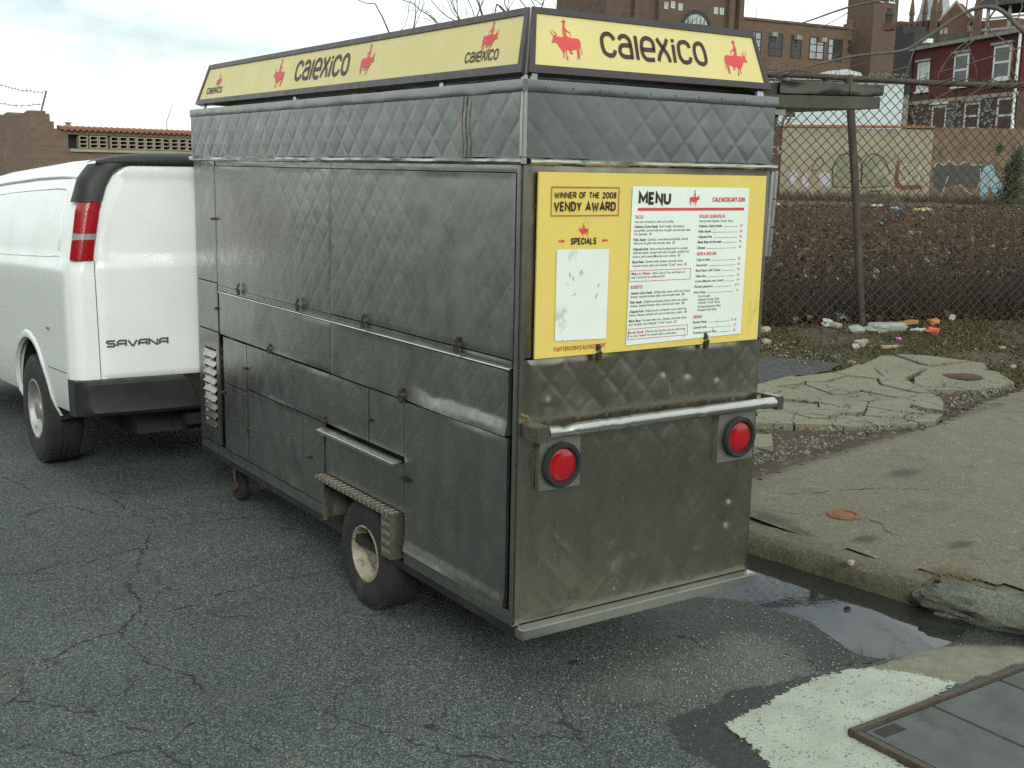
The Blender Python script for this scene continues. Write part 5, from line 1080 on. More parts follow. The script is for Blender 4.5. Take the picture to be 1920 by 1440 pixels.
mb = MB(); mb.box((-1.0, -.09, 6.05), (8.6, -.021, 6.24)); mb.build('belt_course', M['concrete_trim'], rh)
# --- blackened house end
dh = building('house_end', (52.56, 38.12), -112.12, 'soot-black brick house end with stepped top between siding and red house', 'house')
mb = MB(); mb.box((-3.0, -.1, .8), (-1.005, 1.3, 10.0)); mb.box((-3.0, -.1, 10.001), (-2.2, 1.3, 10.45)); mb.build('wall', M['brick_dark'], dh)
mb = MB(); mb.box((-3.0, -.14, .8), (-1.006, -.102, 6.6)); mb.build('lower_wall', M['fieldstone'], dh)
mb = MB(); mb.tube([(-.75, -.4, 1.2), (-.75, -.4, 6.35)], .14, 8); mb.build('timber_post', M['concrete_trim'], dh)
# --- white sided house
sh = building('sided_house', (39.44, 36.58), -31.34, 'pale blue white sided house behind the tan wall', 'house')
mb = MB(); mb.box((-1.2, 0, 1.0), (6.35, 6, 6.55)); mb.build('wall', M['siding'], sh)
mb = MB(); mb.hexa([(-1.3, -.2, 6.55), (6.4, -.2, 6.55), (6.4, 6, 6.55), (-1.3, 6, 6.55), (-1.3, -.2, 6.65), (6.4, -.2, 6.65), (6.4, 6, 7.0), (-1.3, 6, 7.0)]); mb.build('roof', M['trim_grey'], sh)
mb = MB(); mb.prism([(2.2, 6.66), (4.4, 6.66), (4.2, 6.95), (3.5, 7.1), (2.6, 6.98)], lambda x, z: (x, .0, z), lambda x, z: (x, 3, z)); mb.build('dormer', M['siding'], sh)
mb = MB(); mb.box((.9, .2, 6.66), (1.75, 1.0, 6.98)); mb.build('chimney', M['brick_dark'], sh)
win(sh, .55, 1.25, 4.75, 5.35, 'trim_white', 'pane_dark', 1, 2, .07)
mb = MB()
for x in (4.6, 5.0, 5.4, 5.8, 6.2): rr = random.Random(int(x*10)); mb.tube([(x, .1, 6.66), (x+.1, .1, 6.95), (x+.35, .1, 6.86)], .02, 5)
mb.build('roof_wires', M['trim_grey'], sh)
# --- wall with graffiti, three stretches
gw = building('graffiti_wall', (31.26, 28.05), -33.2, 'tan stucco boundary wall with faded graffiti behind the chain link fence', 'wall')
mb = MB(); mb.box((-.02, 0, .2), (5.74, .35, 3.90)); mb.build('wall_face', M['stucco'], gw)
mb = MB(); mb.hexa([(-.05, -.06, 3.90), (5.76, -.06, 3.96), (5.76, .42, 3.96), (-.05, .42, 3.90), (-.05, -.06, 3.98), (5.76, -.06, 4.06), (5.76, .42, 4.06), (-.05, .42, 3.98)]); mb.build('coping', M['tile'], gw)
def worn(name, col):
    t = NT(name); t.set(base=t.ramp(t.noise(4, 5, .6), [(.3, tuple(c*.75 for c in col)), (.7, col)]), rough=.85); t.l(t.ramp(t.noise(5, 7, .75), [(.30, .25), (.48, .95)]), t.b.inputs['Alpha']); return t.m
def gpaint(par, name, col, shapes, o=.006):
    mt = worn(name+' paint', col); m = MB()
    for kind, P, w in shapes:
        f = lambda x, z: (x, -o, z)
        if kind == 'fill': m.flat(catmull(P+[P[0]], 4)[:-1], f)
        else: ribbon(m, catmull(P, 5), w, f)
    m.build(name, mt, par, recalc=False)
gpaint(gw, 'green_letters', (.215,.215,.135), [('fill', [(2.15,1.8),(2.1,2.4),(2.35,2.85),(2.8,2.8),(2.95,2.45),(2.7,2.2),(3.0,1.95),(2.7,1.78)], 0), ('fill', [(3.1,1.85),(3.2,2.5),(3.45,2.85),(3.75,2.6),(3.55,2.3),(4.0,2.1),(4.15,1.82)], 0)])
gpaint(gw, 'dark_outline', (.07,.075,.06), [('line', [(2.05,1.75),(1.98,2.4),(2.3,2.92),(2.85,2.88),(3.08,2.5),(3.1,1.85)], .06), ('line', [(3.12,1.8),(3.1,2.5),(3.4,2.95),(3.9,2.8),(4.2,2.2)], .05), ('line', [(2.0,1.72),(2.8,1.68),(3.6,1.72),(4.2,1.78)], .05), ('line', [(1.2,2.3),(1.35,2.75),(1.6,2.7),(1.5,2.4),(1.2,2.3)], .035)], .009)
gpaint(gw, 'pastel_letters', (.42,.40,.42), [('fill', [(.35,1.8),(.35,2.2),(.55,2.3),(.65,2.0),(.55,1.75)], 0), ('fill', [(.85,1.75),(.9,2.2),(1.1,2.15),(1.1,1.7)], 0), ('fill', [(1.55,1.75),(1.5,2.15),(1.8,2.25),(1.95,1.9),(1.8,1.7)], 0)])
gpaint(gw, 'pink_letters', (.40,.22,.18), [('line', [(.75,1.65),(.95,2.45),(1.15,1.7)], .05), ('line', [(1.25,1.65),(1.3,2.3),(1.5,2.2),(1.35,1.9),(1.55,1.65)], .05)], .009)
gpaint(gw, 'maroon_shadow', (.16,.06,.045), [('fill', [(4.45,1.72),(4.42,2.65),(4.52,2.65),(4.6,1.85),(5.35,1.85),(5.4,1.68)], 0)])
gpaint(gw, 'cream_letters', (.46,.42,.30), [('line', [(4.85,2.6),(4.6,2.5),(4.65,2.3),(4.85,2.15),(4.8,1.95),(4.55,1.92)], .05), ('line', [(5.0,1.95),(5.05,2.6),(5.2,2.2),(5.35,2.6),(5.3,1.95)], .045), ('line', [(5.65,2.55),(5.45,2.4),(5.6,2.2),(5.5,1.95)], .045)], .009)
bw = building('brown_wall', (36.07, 24.91), -33.2, 'stained brown rendered wall with dark and pale blue graffiti right of tan wall', 'wall')
mb = MB(); mb.box((.001, .02, .2), (6.5, .35, 4.0)); mb.build('wall_face', M['stucco_brown'], bw)
gpaint(bw, 'dark_mass', (.075,.075,.075), [('fill', [(.25,1.7),(.12,2.5),(.35,2.66),(.6,2.58),(.85,2.7),(1.05,2.58),(1.35,2.68),(1.6,2.6),(1.85,2.6),(1.95,2.4),(1.9,1.75),(1.0,1.85)], 0)], -.014)
gpaint(bw, 'pale_scallops', (.42,.37,.26), [('line', [(.12,2.5),(.25,2.68),(.5,2.60),(.7,2.75),(1.0,2.6),(1.3,2.74),(1.55,2.62),(1.95,2.64)], .04), ('line', [(1.9,2.5),(1.95,2.1),(1.85,1.7)], .04), ('line', [(.9,1.75),(1.2,1.85),(1.5,1.6),(1.8,1.5)], .03), ('line', [(.5,1.4),(.62,1.9),(.7,2.2)], .035)], -.011)
gpaint(bw, 'blue_figure', (.25,.37,.40), [('fill', [(2.0,1.35),(1.98,2.3),(2.15,2.62),(2.4,2.6),(2.55,2.2),(2.85,1.9),(2.85,1.45),(2.6,1.35),(2.4,1.7),(2.3,1.95),(2.25,1.35)], 0), ('fill', [(3.3,2.2),(3.28,2.6),(3.42,2.6),(3.5,2.0)], 0)], -.014)
mw = building('maroon_wall', (30.86, 28.31), -33.2, 'dark maroon brick wall end with white graffiti tag left of tan wall', 'wall')
mb = MB(); mb.box((-9, .05, .2), (.448, .36, 3.93)); mb.build('wall_face', M['brick_maroon'], mw)
gpaint(mw, 'white_tag', (.42,.42,.40), [('line', [(-.14,3.2),(-.02,3.05),(.08,3.22)], .03), ('line', [(-.02,3.05),(-.05,2.88)], .03), ('line', [(.24,3.15),(.12,3.12),(.12,2.92),(.24,2.92)], .03), ('line', [(.44,3.18),(.32,3.15),(.34,3.04),(.43,2.96),(.32,2.90)], .03), ('line', [(.0,2.6),(.15,2.45),(.05,2.2),(.25,2.1),(.2,1.8)], .08), ('line', [(.2,1.5),(.35,1.2),(.25,1.0)], .10)], -.044)
# --- school
sc = building('school', (89.86, 87.99), -5.6, 'long brown brick school with tall windows and a square tower', 'building')
mb = MB(); mb.box((-2.2, 0, 0), (24, 16, 18.1)); mb.build('wall', M['brick_school'], sc)
mb = MB(); mb.hexa([(-2.2, -.15, 18.1), (13.3, -.15, 18.1), (13.3, .6, 18.1), (-2.2, .6, 18.1), (-2.2, -.15, 18.35), (13.3, -.15, 18.35), (13.3, .6, 18.35), (-2.2, .6, 18.35)]); mb.build('parapet', M['brick_tower'], sc)
for a, b, h in ((13.35, 13.75, 18.75), (13.75, 14.0, 19.3), (19.9, 20.5, 18.5), (20.5, 21.2, 19.0), (21.2, 24, 19.6)):
    mb = MB(); mb.box((a, -.1, 18.1), (b-.005, .8, h)); mb.build('stepped_parapet', M['brick_school'], sc)
tw = MB(); tw.box((14.0, -3.0, 0), (17.6, 1.0, 26)); tw = tw.build('tower', M['brick_tower'], sc)
for x in (14.35, 16.1): win(sc, x, x+.8, 20.9, 22.6, 'trim_white', 'pane_dark', 1, 2, .1, y=-3.0, sill='trim_white')
for i, (x0, x1, pn) in enumerate(((-.6, 1.1, 'pane_sky'), (2.1, 4.05, 'pane_dark'), (5.2, 6.7, 'pane_dark'), (7.8, 9.95, 'pane_sky'), (10.5, 12.65, 'pane_sky'), (18.7, 20.65, 'pane_dark'), (21.6, 23.4, 'pane_sky'))):
    win(sc, x0, x1, 14.6, 17.0, 'brick_dark', pn, 2, 3, .12); win(sc, x0+.1, x1+.1, 10.8, 13.2, 'brick_dark', 'pane_sky' if i in (1, 0) else 'pane_dark', 2, 3, .12)
    win(sc, x0+.1, x1+.1, 7.0, 9.4, 'brick_dark', 'pane_dark', 2, 3, .12)
win(sc, 13.45, 13.95, 15.6, 17.0, 'brick_dark', 'pane_dark', 1, 2, .08)
mb = MB(); mb.box((9.2, -.5, 16.5), (9.9, -.02, 16.95)); mb.build('air_conditioner', M['concrete_trim'], sc)
for x, z in ((2.2, 16.6), (5.6, 16.5), (18.6, 15.4)): mb = MB(); mb.box((x, -.5, z), (x+.7, -.02, z+.45)); mb.build('air_conditioner', M['trim_grey'], sc)
# higher gatehouse wing
wg = building('school_wing', (89.86-12*.99, 87.99-9.0), -5.6, 'tall dark brick gatehouse with arched window behind the rooftop sign', 'building')
mb = MB(); mb.box((-14.5, 0, 0), (.85, 8, 19.8)); mb.build('wall', M['brick_wing'], wg)
for x in (-14.5, -11.5, -8.9, -5.95, -3.05, -.9, .25): mb = MB(); mb.box((x, -.6, 0), (x+.55, -.002, 20.2 if x not in (-5.95, -3.05) else 14.8)); mb.build('buttress', M['brick_wing'], wg)
arch = MB(); P = [(-4.28+1.35*math.cos(a), 15.3+1.2*math.sin(a)) for a in [math.pi*k/16 for k in range(17)]]; arch.prism([(-2.93, 13.0), ]+P+[(-5.63, 13.0)], lambda x, z: (x, -.03, z), lambda x, z: (x, -.012, z)); arch = arch.build('arched_window', M['pane_pale'], wg)
m = MB()
for x in (-5.2, -4.74, -4.28, -3.82, -3.36): m.box((x-.035, -.06, 13.0), (x+.035, -.031, 16.1))
for z in (14.0, 14.8, 15.6): m.box((-5.5, -.058, z-.035), (-3.05, -.033, z+.035))
m.build('glazing_bars', M['brick_dark'], arch)
m = MB(); ribbon(m, [(-4.28+1.55*math.cos(a), 15.3+1.42*math.sin(a)) for a in [math.pi*k/16 for k in range(17)]], .4, lambda x, z: (x, -.05, z)); m.build('arch_surround', M['brick_dark'], arch, recalc=False)
for x in (-7.95, -7.19, -6.35, -2.27, -1.6): win(wg, x, x+.45, 16.7+(.12 if x == -7.19 else 0), 17.3+(.12 if x == -7.19 else 0), 'trim_white', 'pane_pale', 1, 1, .05)
# --- church
ch = building('church', (80.56, 60.77), -86.2, 'dark red brick church with gable, battlements and grey spire at top right', 'church')
mb = MB(); mb.box((-1.5, 0, 0), (9.2, 14, 14.3)); mb.build('wall', M['brick_church'], ch)
for k in range(8): mb = MB(); mb.box((-1.5+k*.55, -.1, 14.3), (-1.2+k*.55, .4, 14.75)); mb.build('merlon', M['brick_church'], ch)
mb = MB(); mb.prism([(2.75, 14.0), (5.35, 14.0), (5.35, 14.6), (4.1, 15.85), (2.75, 14.6)], lambda x, z: (x, -.30, z), lambda x, z: (x, .6, z)); gb = mb.build('gable', M['brick_church'], ch)
m = MB(); ribbon(m, [(2.65, 14.55), (4.1, 15.95), (5.45, 14.55)], .18, lambda x, z: (x, -.33, z)); m.build('gable_coping', M['concrete_trim'], gb, recalc=False)
mb = MB(); mb.box((2.65, -.30, 0), (5.9, -.002, 14.0)); mb.build('porch_wall', M['brick_tower'], ch)
for x in (2.1, 5.95): mb = MB(); mb.box((x, -.7, 0), (x+.5, -.31, 15.4)); mb.hexa([(x, -.7, 15.4), (x+.5, -.7, 15.4), (x+.5, -.31, 15.4), (x, -.31, 15.4), (x+.22, -.52, 16.9), (x+.28, -.52, 16.9), (x+.28, -.48, 16.9), (x+.22, -.48, 16.9)]); mb.build('pinnacle', M['brick_tower'], ch)
for x in (2.85, 3.25, 5.3, 5.65): win(ch, x, x+.28, 13.5, 13.95, 'concrete_trim', 'pane_pale', 1, 1, .08, y=-.30)
m = MB(); m.prism([(3.55, 12.0)]+[(4.35-.8*math.cos(math.pi*k/10), 12.75+.75*math.sin(math.pi*k/10)) for k in range(11)]+[(5.15, 12.0)], lambda x, z: (x, -.33, z), lambda x, z: (x, -.31, z)); m.build('arched_window', M['pane_dark'], ch)
sp = MB(); sp.box((-.75, 1.0, 14.3), (1.85, 3.6, 14.9)); M['spire'] = pm('grey slate spire', (.24,.27,.27), (.36,.39,.38), 2, .6); sp.lathe([(1.5, 14.9), (1.25, 15.6), (.05, 23)], (.55, 2.3, 0), 'z', 8); spo = sp.build('spire', M['spire'], ch)
for x, y in ((-.75, 1.0), (1.85, 1.0), (.55, .9)): m = MB(); m.lathe([(.22, 14.3), (.20, 15.4), (.27, 15.45), (.02, 17.2)], (x, y, 0), 'z', 6); m.build('pinnacle', M['brick_tower'], spo)
mb = MB(); mb.lathe([(.28, 14.9), (.28, 15.5), (.34, 15.5), (.34, 15.65), (.2, 15.9), (.2, 16.1), (0, 16.15)], (-2.6, .5, 0), 'z', 10); mb.build('roof_ventilator', M['brick_dark'], ch)
mb = MB(); mb.box((-2.95, .2, 14.301), (-2.2, .9, 14.9)); mb.build('ventilator_base', M['brick_church'], ch); 
# timber porch at the right edge
pc = building('timber_porch', (66.5, 42.5), -86.2, 'grey timber upper porch beside the church at the right edge', 'porch')
mb = MB()
for x in (-1.6, -.1, 1.6, 3.2): mb = MB(); mb.box((x, 0, 0), (x+.16, .16, 13.0)); mb.build('post', M['trim_grey'], pc)
for z in (11.5, 12.2): mb = MB(); mb.box((-1.8, -.05, z), (4, -.002, z+.14)); mb.build('rail', M['trim_grey'], pc)
mb = MB(); mb.box((-1.8, .25, 0), (4, 4, 11.3)); mb.build('wall', M['brick_dark'], pc)
mb = MB(); mb.hexa([(-2.1, -.3, 13.0), (4.5, -.3, 13.0), (4.5, 4, 13.0), (-2.1, 4, 13.0), (-1.7, 0, 13.7), (4.2, 0, 13.7), (4.2, 4, 14.0), (-1.7, 4, 14.0)]); mb.build('roof', M['brick_dark'], pc)

# --- low brick building beyond the van
lb = building('low_brick_building', (4.12, 25.73), 8.28, 'low old brick building with pierced block windows behind the van', 'building')
G0 = -.6
wl = MB(); wl.box((.0, 0, G0), (.50, 6, 2.84)); wl.box((.5005, 0, G0), (14, 6, 2.395)); wl.box((.5005, .24, 2.396), (14, 6, 2.79)); wl.box((.5005, 0, 2.73), (14, .2395, 2.84)); wl.build('front_wall', M['brick_left'], lb)
bl = MB(); bl.box((-.01, 0, 0), (.01, .05, .05)); 
def pierced(w, h):
    m = MB(); t = .022
    m.box((0, 0, 0), (t, .16, h)); m.box((w-t, 0, 0), (w, .16, h)); hh = (h-t)/3
    for k in range(4): m.box((t+.0005, 0, k*hh), (w-t-.0005, .16, k*hh+t))
    return m.mesh('pierced_block')
PB = pierced(.212, .30); PBm = M['concrete_trim']
xsb = [.76, 1.02, 1.245, 1.54, 1.765, 1.99, 2.215, 2.44, 2.665, 2.89, 3.115, 3.34, 3.565, 3.79, 4.015, 4.24]
for i, x in enumerate(xsb): o = link('pierced_block', PB, PBm, lb); o.location = (x, -.02, 2.412+.01*(i % 3)*.3)
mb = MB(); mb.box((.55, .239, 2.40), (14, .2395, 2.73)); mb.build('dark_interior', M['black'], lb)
mb = MB(); mb.box((.52, -.05, 2.33), (14, -.001, 2.40)); mb.build('window_sill', M['concrete_trim'], lb)
tile_me = MB(); tile_me.tube([(0, -.08, 0), (0, .35, .05)], .05, 8); tile_me = tile_me.mesh('coping_tile')
for k in range(30): o = link('coping_tile', tile_me, M['tile'], lb); o.location = (.42+.145*k, 0, 2.855)
cr_ = MB(); cr_.box((.3, -.06, 2.841), (14, .4, 2.862)); cr_.build('coping', M['tile'], lb)
# side wall running away from us on the left with a ragged, higher top
sw = MB(); ys_ = frange(0, 14, .25); st_ = [(3.14+.05 if y < .35 else 3.20-.012*y)+(.06 if (int(y*2.2) % 3 == 0) else 0) for y in ys_]
P = [(0, G0)]+[(y, z) for y, z in zip(ys_, st_)]+[(14, G0)]
sw.prism(P, lambda y, z: (-.0+y*.03, y, z), lambda y, z: (-.35+y*.03, y, z)); sw.box((-.349, -.001, G0), (.18, .5, 3.02)); sw.box((-.348, -.002, 3.021), (.09, .45, 3.19)); sw.build('side_wall', M['brick_left'], lb)
mb = MB(); mb.box((-.1, 13.6, G0), (.5, 14.4, 3.75)); mb.build('gate_pier', M['tile'], lb)
mb = MB(); mb.lathe([(.055, 2.86), (.055, 3.0)], (.72, .5, 0), 'z', 10); mb.lathe([(.09, 3.0), (.09, 3.025), (0, 3.04)], (.72, .5, 0), 'z', 10); mb.build('vent_pipe', M['trim_grey'], lb)
# barbed wire on leaning iron posts
bwf = building('barbed_wire', (4.12, 25.73), 8.28, 'rusty barbed wire strung on leaning iron posts above the brick wall', 'barbed wire')
M['wire'] = pm('rusty wire', (.10,.085,.075), (.17,.15,.14), 30, .7, .4)
posts = [((-.22, .2, 2.6), (.12, .2, 3.72)), ((-.24, 2.6, 2.3), (-.32, 2.6, 4.0)), ((-.2, 7.2, 2.3), (-.26, 7.2, 3.9)), ((-.0, 11.5, 2.3), (-.1, 11.5, 3.6))]
for a, b in posts: mb = MB(); mb.tube([a, b], .022, 6); mb.build('post', M['wire'], bwf)
mb = MB(); mb.tube([(3.05, -.03, 2.5), (3.0, -.03, 3.1), (3.2, -.03, 3.6)], [.012, .010, .004], 5); mb.build('post', M['wire'], bwf)
mb = MB(); rr = random.Random(8)
for f in (.45, .72, .98):
    for (a0, a1), (b0, b1) in zip(posts[:-1], posts[1:]):
        A_, B_ = Vector(a0).lerp(Vector(a1), f), Vector(b0).lerp(Vector(b1), f); pts = []
        for k in range(17): t = k/16; p = A_.lerp(B_, t); p.z -= .22*t*(1-t)+rr.uniform(-.02, .02); p.x += rr.uniform(-.03, .03); pts.append(p)
        mb.tube(pts, .008, 4)
        for p in pts[1:-1]: mb.tube([p+Vector((0, rr.uniform(-.03, .03), -.05)), p+Vector((0, rr.uniform(-.03, .03), .05))], .006, 4)
for k in range(2):
    cx = [Vector((-.25, 2.6+4.6*t, 2.75+.5*t+.25*math.cos(t*34))) + Vector((.25*math.sin(t*34), 0, 0)) for t in [i/90 for i in range(91)]]; 
    if k == 0: mb.tube(cx, .008, 4)
mb.build('wire', M['wire'], bwf)
# --- houses across the street (out of frame, seen only mirrored in paint and steel)
def street_house(i, x, y, w, d, h, ang, label):
    b = building('street_house', (x, y), ang, label, 'house'); m = MB(); m.box((0, 0, -.4), (w, d, h)); m.build('wall', M['brick_church' if i % 2 else 'brick_school'], b)
    m = MB(); m.box((-.1, -.3, h), (w+.1, d, h+.35)); m.build('cornice', M['trim_grey'], b)
    for fl in range(int(h//3.2)):
        for k in range(int(w//2)): win(b, .6+k*2.0, 1.6+k*2.0, 1.0+fl*3.2, 2.7+fl*3.2, 'trim_white', 'pane_dark', 1, 2, .1, sill='concrete_trim')
for i, (x, y, w, h, lab) in enumerate(((-17.5, -14, 8, 6.2, 'brown brick house across the street, nearest the corner behind us'), (-17.5, -5.9, 7, 7.0, 'red brick house across the street, opposite the food cart'), (-17.5, 1.2, 8, 6.4, 'brown brick house across the street, opposite the van'), (-17.5, 9.4, 9, 7.2, 'red brick house across the street, furthest up the road'))):
    street_house(i, x, y, w, 9, h, 90, lab)
for i, (x, w, h, lab) in enumerate(((14, 11, 6.4, 'brown brick house behind the viewer, on the side street corner'), (2.8, 11, 7.2, 'red brick house behind the viewer, facing the cart tail'), (-8.4, 10, 6.6, 'brown brick house behind the viewer, left of the middle one'))):
    street_house(i, x, -22, w, 9, h, 180, lab)
# ------------------------------------------------------------------ chain link fence
fence = empty('chain_link_fence', (FA[0], FA[1], .31), (0, 0, math.atan2(FD[1], FD[0]))); tag(fence, 'tall rusty chain link fence with pipe posts along the littered bank', 'fence')
M['galv'] = pm('weathered fence wire', (.030,.026,.020), (.060,.050,.038), 12, .7, .4)
M['galv_new'] = pm('loose grey fence wire', (.06,.063,.058), (.105,.11,.10), 12, .7, .4)
M['post'] = pm('rusted fence pipe', (.048,.032,.024), (.080,.066,.052), 3.5, .8, .2, bump=.4, bscale=80, spot=(.10,.095,.075), sscale=5, sthr=.55, stretch=(1, 1, .35))
FH = 2.95
for x, h in ((-3.1, FH), (0, FH+.02), (3.15, FH), (6.3, FH), (9.4, FH)):
    m = MB(); lean = -.46 if x == 0 else .03*x/3; m.tube([(x+.0, 0, -.2), (x+lean*.5, .0, FH*.5), (x+lean, 0, h)], .048 if x == 0 else .04, 12); p = m.build('post', M['post'], fence, smooth=True)
    if x == 0:
        for z in (1.62, .9): mm = MB(); mm.tube([(x-.075, -.05, z), (x, -.062, z), (x+.09, -.05, z+.01)], .012, 6); mm.build('tie_wire', M['post'], p)
rr = random.Random(4); m = MB(); pts = [(x, .0, FH-.02+.025*fbm(x*.6, 1, 2)+max(0, x-1.6)*.045) for x in frange(-4.5, 10, .3)]; m.tube(pts, .034, 10); m.build('top_rail', M['post'], fence, smooth=True)
m = MB()                              # creeper stems wound along the rail
for k in range(10):
    a = rr.uniform(-4, 2.5); L = rr.uniform(1.0, 2.6); ph = rr.random()*6
    m.tube([(a+L*t, .045*math.sin(ph+t*14), FH+max(0, a+L*t-1.6)*.045-.01+.05*math.cos(ph+t*14)) for t in [i/24 for i in range(25)]], .008, 4)
for k in range(60):
    x = rr.uniform(.5, 3.6); z = FH+max(0, x-1.6)*.045; m.tube([(x, 0, z), (x+rr.uniform(-.1, .1), rr.uniform(-.05, .05), z+rr.uniform(-.12, .10))], .004, 3)
M['bark'] = pm('grey brown bark', (.075,.065,.052), (.135,.12,.10), 8, .9, bump=.4, bscale=60)
M['bark_dark'] = pm('dark bark', (.045,.037,.030), (.085,.072,.06), 8, .9, bump=.4, bscale=60)
m.build('creeper', M['bark_dark'], fence, kind='stuff')
DW, DH = .142, .128
def mesh_wires(m, x0, x1, z0, z1, warp, r, keep=None):
    n0, n1 = int(x0/DW)-60, int(x1/DW)+60
    for s in (1, -1):
        for k in range(n0, n1):
            xa = k*DW; pts = []
            steps = int((z1-z0)/(DH/2))
            for i in range(steps+1):
                z = z0+i*DH/2; x = xa+s*(i*DW/2)
                if x0 <= x <= x1 and (keep is None or keep(x, z)): pts.append(warp(x+.004*math.sin(k*3.1+i), z, s*(.004 if i % 2 else -.004)))
            if len(pts) > 1: m.tube(pts, r, 3, cap=False)
m = MB(); mesh_wires(m, -4.4, 9.4, .0, FH-.03, lambda x, z, d: (x+.02*fbm(x*.5, z*.5, 1), d+.05*fbm(x*.7, z*.7, 4)-.0, z+.03*fbm(x*.5, z*.6, 9)+max(0, x-1.6)*.045*z/FH), .0064)
m.build('mesh', M['galv'], fence, recalc=False, kind='stuff')
m = MB(); mesh_wires(m, .9, 4.6, .0, .95, lambda x, z, d: (x-.25*z, -1.0+.35*z+.10*math.sin(x*2.0+z*2)+d, -.17+z*.92+.05*fbm(x, z, 3)), .0034, lambda x, z: z < .12+.42*(x-.9)+.06*math.sin(x*5))
m.build('loose_mesh', M['galv_new'], fence, recalc=False, kind='stuff')
m = MB()
for x in frange(-4.4, 9.4, .07): m.tube([(x, .03, FH-.03+max(0, x-1.6)*.045), (x+rr.uniform(-.03, .03), .03, FH+rr.uniform(.04, .11)+max(0, x-1.6)*.045)], .0035, 3)
m.build('wire_barbs', M['galv'], fence, kind='stuff')

# ------------------------------------------------------------------ leaf litter, grass and weeds (uncountable)
rr = random.Random(31)
def leaf_quads(n, region, size, seed, zoff=.012):
    r = random.Random(seed); V = []; F = []; k = 0
    while k < n:
        x, y = region(r); z = zlot(x, y)+zoff+r.random()*.03; s = size*r.uniform(.5, 1.3); a = r.random()*6.28; t = r.gauss(0, .5); u = r.gauss(0, .5)
        ca, sa = math.cos(a), math.sin(a); ex = (ca*s, sa*s, math.sin(t)*s); ey = (-sa*s*.6, ca*s*.6, math.sin(u)*s*.6)
        b = len(V); V += [(x-ex[0], y-ex[1], z-ex[2]), (x+ey[0], y+ey[1], z+ey[2]+.2*s), (x+ex[0], y+ex[1], z+ex[2]), (x-ey[0], y-ey[1], z-ey[2]+.2*s)]; F.append((b, b+1, b+2, b+3)); k += 1
    return V, F
def bank(r):
    while True:
        d = 21*r.random()**1.5+.05; s = r.uniform(-5, 9+d*.9)
        x, y = FA[0]+FD[0]*s+FN[0]*d, FA[1]+FD[1]*s+FN[1]*d
        az = math.atan2(x-CAM[0], y-CAM[1])
        if R(43) < az < R(62): return x, y
def flatlot(r):
    while True:
        s = r.uniform(-5.5, 5); d = -4.6*r.random()**1.1
        x, y = FA[0]+FD[0]*s+FN[0]*d, FA[1]+FD[1]*s+FN[1]*d
        if not in_poly(x, y, SLAB) and not in_poly(x, y, WALK) and x > 3 and y > 1.8: return x, y
def leafmat(name, cols):
    t = NT(name); g_ = t.n('ShaderNodeNewGeometry'); t.set(base=t.ramp(g_.outputs['Random Per Island'], [(i/(len(cols)-1), c) for i, c in enumerate(cols)]), rough=.85); return t.m
M['leaves'] = leafmat('fallen leaves', [(0.016,0.009,0.006), (0.053,0.020,0.011), (0.132,0.045,0.024), (0.048,0.035,0.017), (0.167,0.072,0.036), (0.040,0.022,0.012), (0.176,0.101,0.056), (0.053,0.045,0.021), (0.088,0.032,0.019)])
M['rubble'] = leafmat('pale rubbish flecks', [(.08,.068,.05), (.17,.155,.12), (.30,.30,.26), (.12,.10,.07), (.20,.22,.22), (.09,.075,.06)])
M['grass'] = leafmat('moss and short grass', [(.040,.042,.015), (.07,.075,.022), (.095,.095,.03), (.085,.065,.030)])
M['weed'] = leafmat('dry dark weeds', [(.016,.012,.010), (.03,.022,.016), (.05,.036,.024), (.024,.022,.016)])
lv = MB(); V, F = leaf_quads(52000, bank, .050, 1); lv.add(V, F); o = lv.build('leaf_litter', M['leaves'], recalc=False, kind='stuff'); o['label'] = 'brown fallen leaves covering the bank behind the fence'; o['category'] = 'leaves'
lv = MB(); V, F = leaf_quads(7000, flatlot, .019, 2); lv.add(V, F); o = lv.build('leaf_litter', M['leaves'], recalc=False, kind='stuff'); o['label'] = 'scattered dead leaves on the dirt in front of the fence'; o['category'] = 'leaves'
def clustered(r):
    while True:
        x, y = bank(r)
        if fbm(x*.55, y*.55, 14)+r.uniform(-.12, .12) > .12: return x, y
lv = MB(); V, F = leaf_quads(420, clustered, .075, 33, .06); lv.add(V, F); V, F = leaf_quads(2600, bank, .038, 3, .03); lv.add(V, F); V, F = leaf_quads(1800, flatlot, .013, 4); lv.add(V, F)
def edge_gravel(r):
    k = r.random()
    if k < .5: x = r.uniform(3.0, 7.6); return x, 1.75+(x-3)*.2+abs(r.gauss(0, .13))+.1
    if k < .8: return r.uniform(5.4, 7.4), r.uniform(4.5, 5.4)
    return r.uniform(2.45, 3.2), r.uniform(1.8, 3.2)
V, F = leaf_quads(2600, edge_gravel, .012, 5, .03); lv.add(V, F); o = lv.build('rubbish_flecks', M['rubble'], recalc=False, kind='stuff'); o['label'] = 'small pale scraps and gravel strewn over the dirt and bank'; o['category'] = 'litter'
def blades(n, region, h, w, seed, lean=.5):
    r = random.Random(seed); V = []; F = []
    for _ in range(n):
        x, y = region(r); z = zlot(x, y)-.005; a = r.random()*6.28; L = h*r.uniform(.4, 1.25); ww = w*r.uniform(.6, 1.3); lx_, ly_ = r.gauss(0, lean)*L, r.gauss(0, lean)*L; b = len(V)
        V += [(x-math.cos(a)*ww, y-math.sin(a)*ww, z), (x+math.cos(a)*ww, y+math.sin(a)*ww, z), (x+lx_, y+ly_, z+L)]; F.append((b, b+1, b+2))
    return V, F
def grassy(r):
    while True:
        x, y = flatlot(r); d = fence_d(x, y)
        if -3.6 < d < -.05 and fbm(x*.9, y*.9, 4)+r.uniform(-.25, .25) > -.12: return x, y
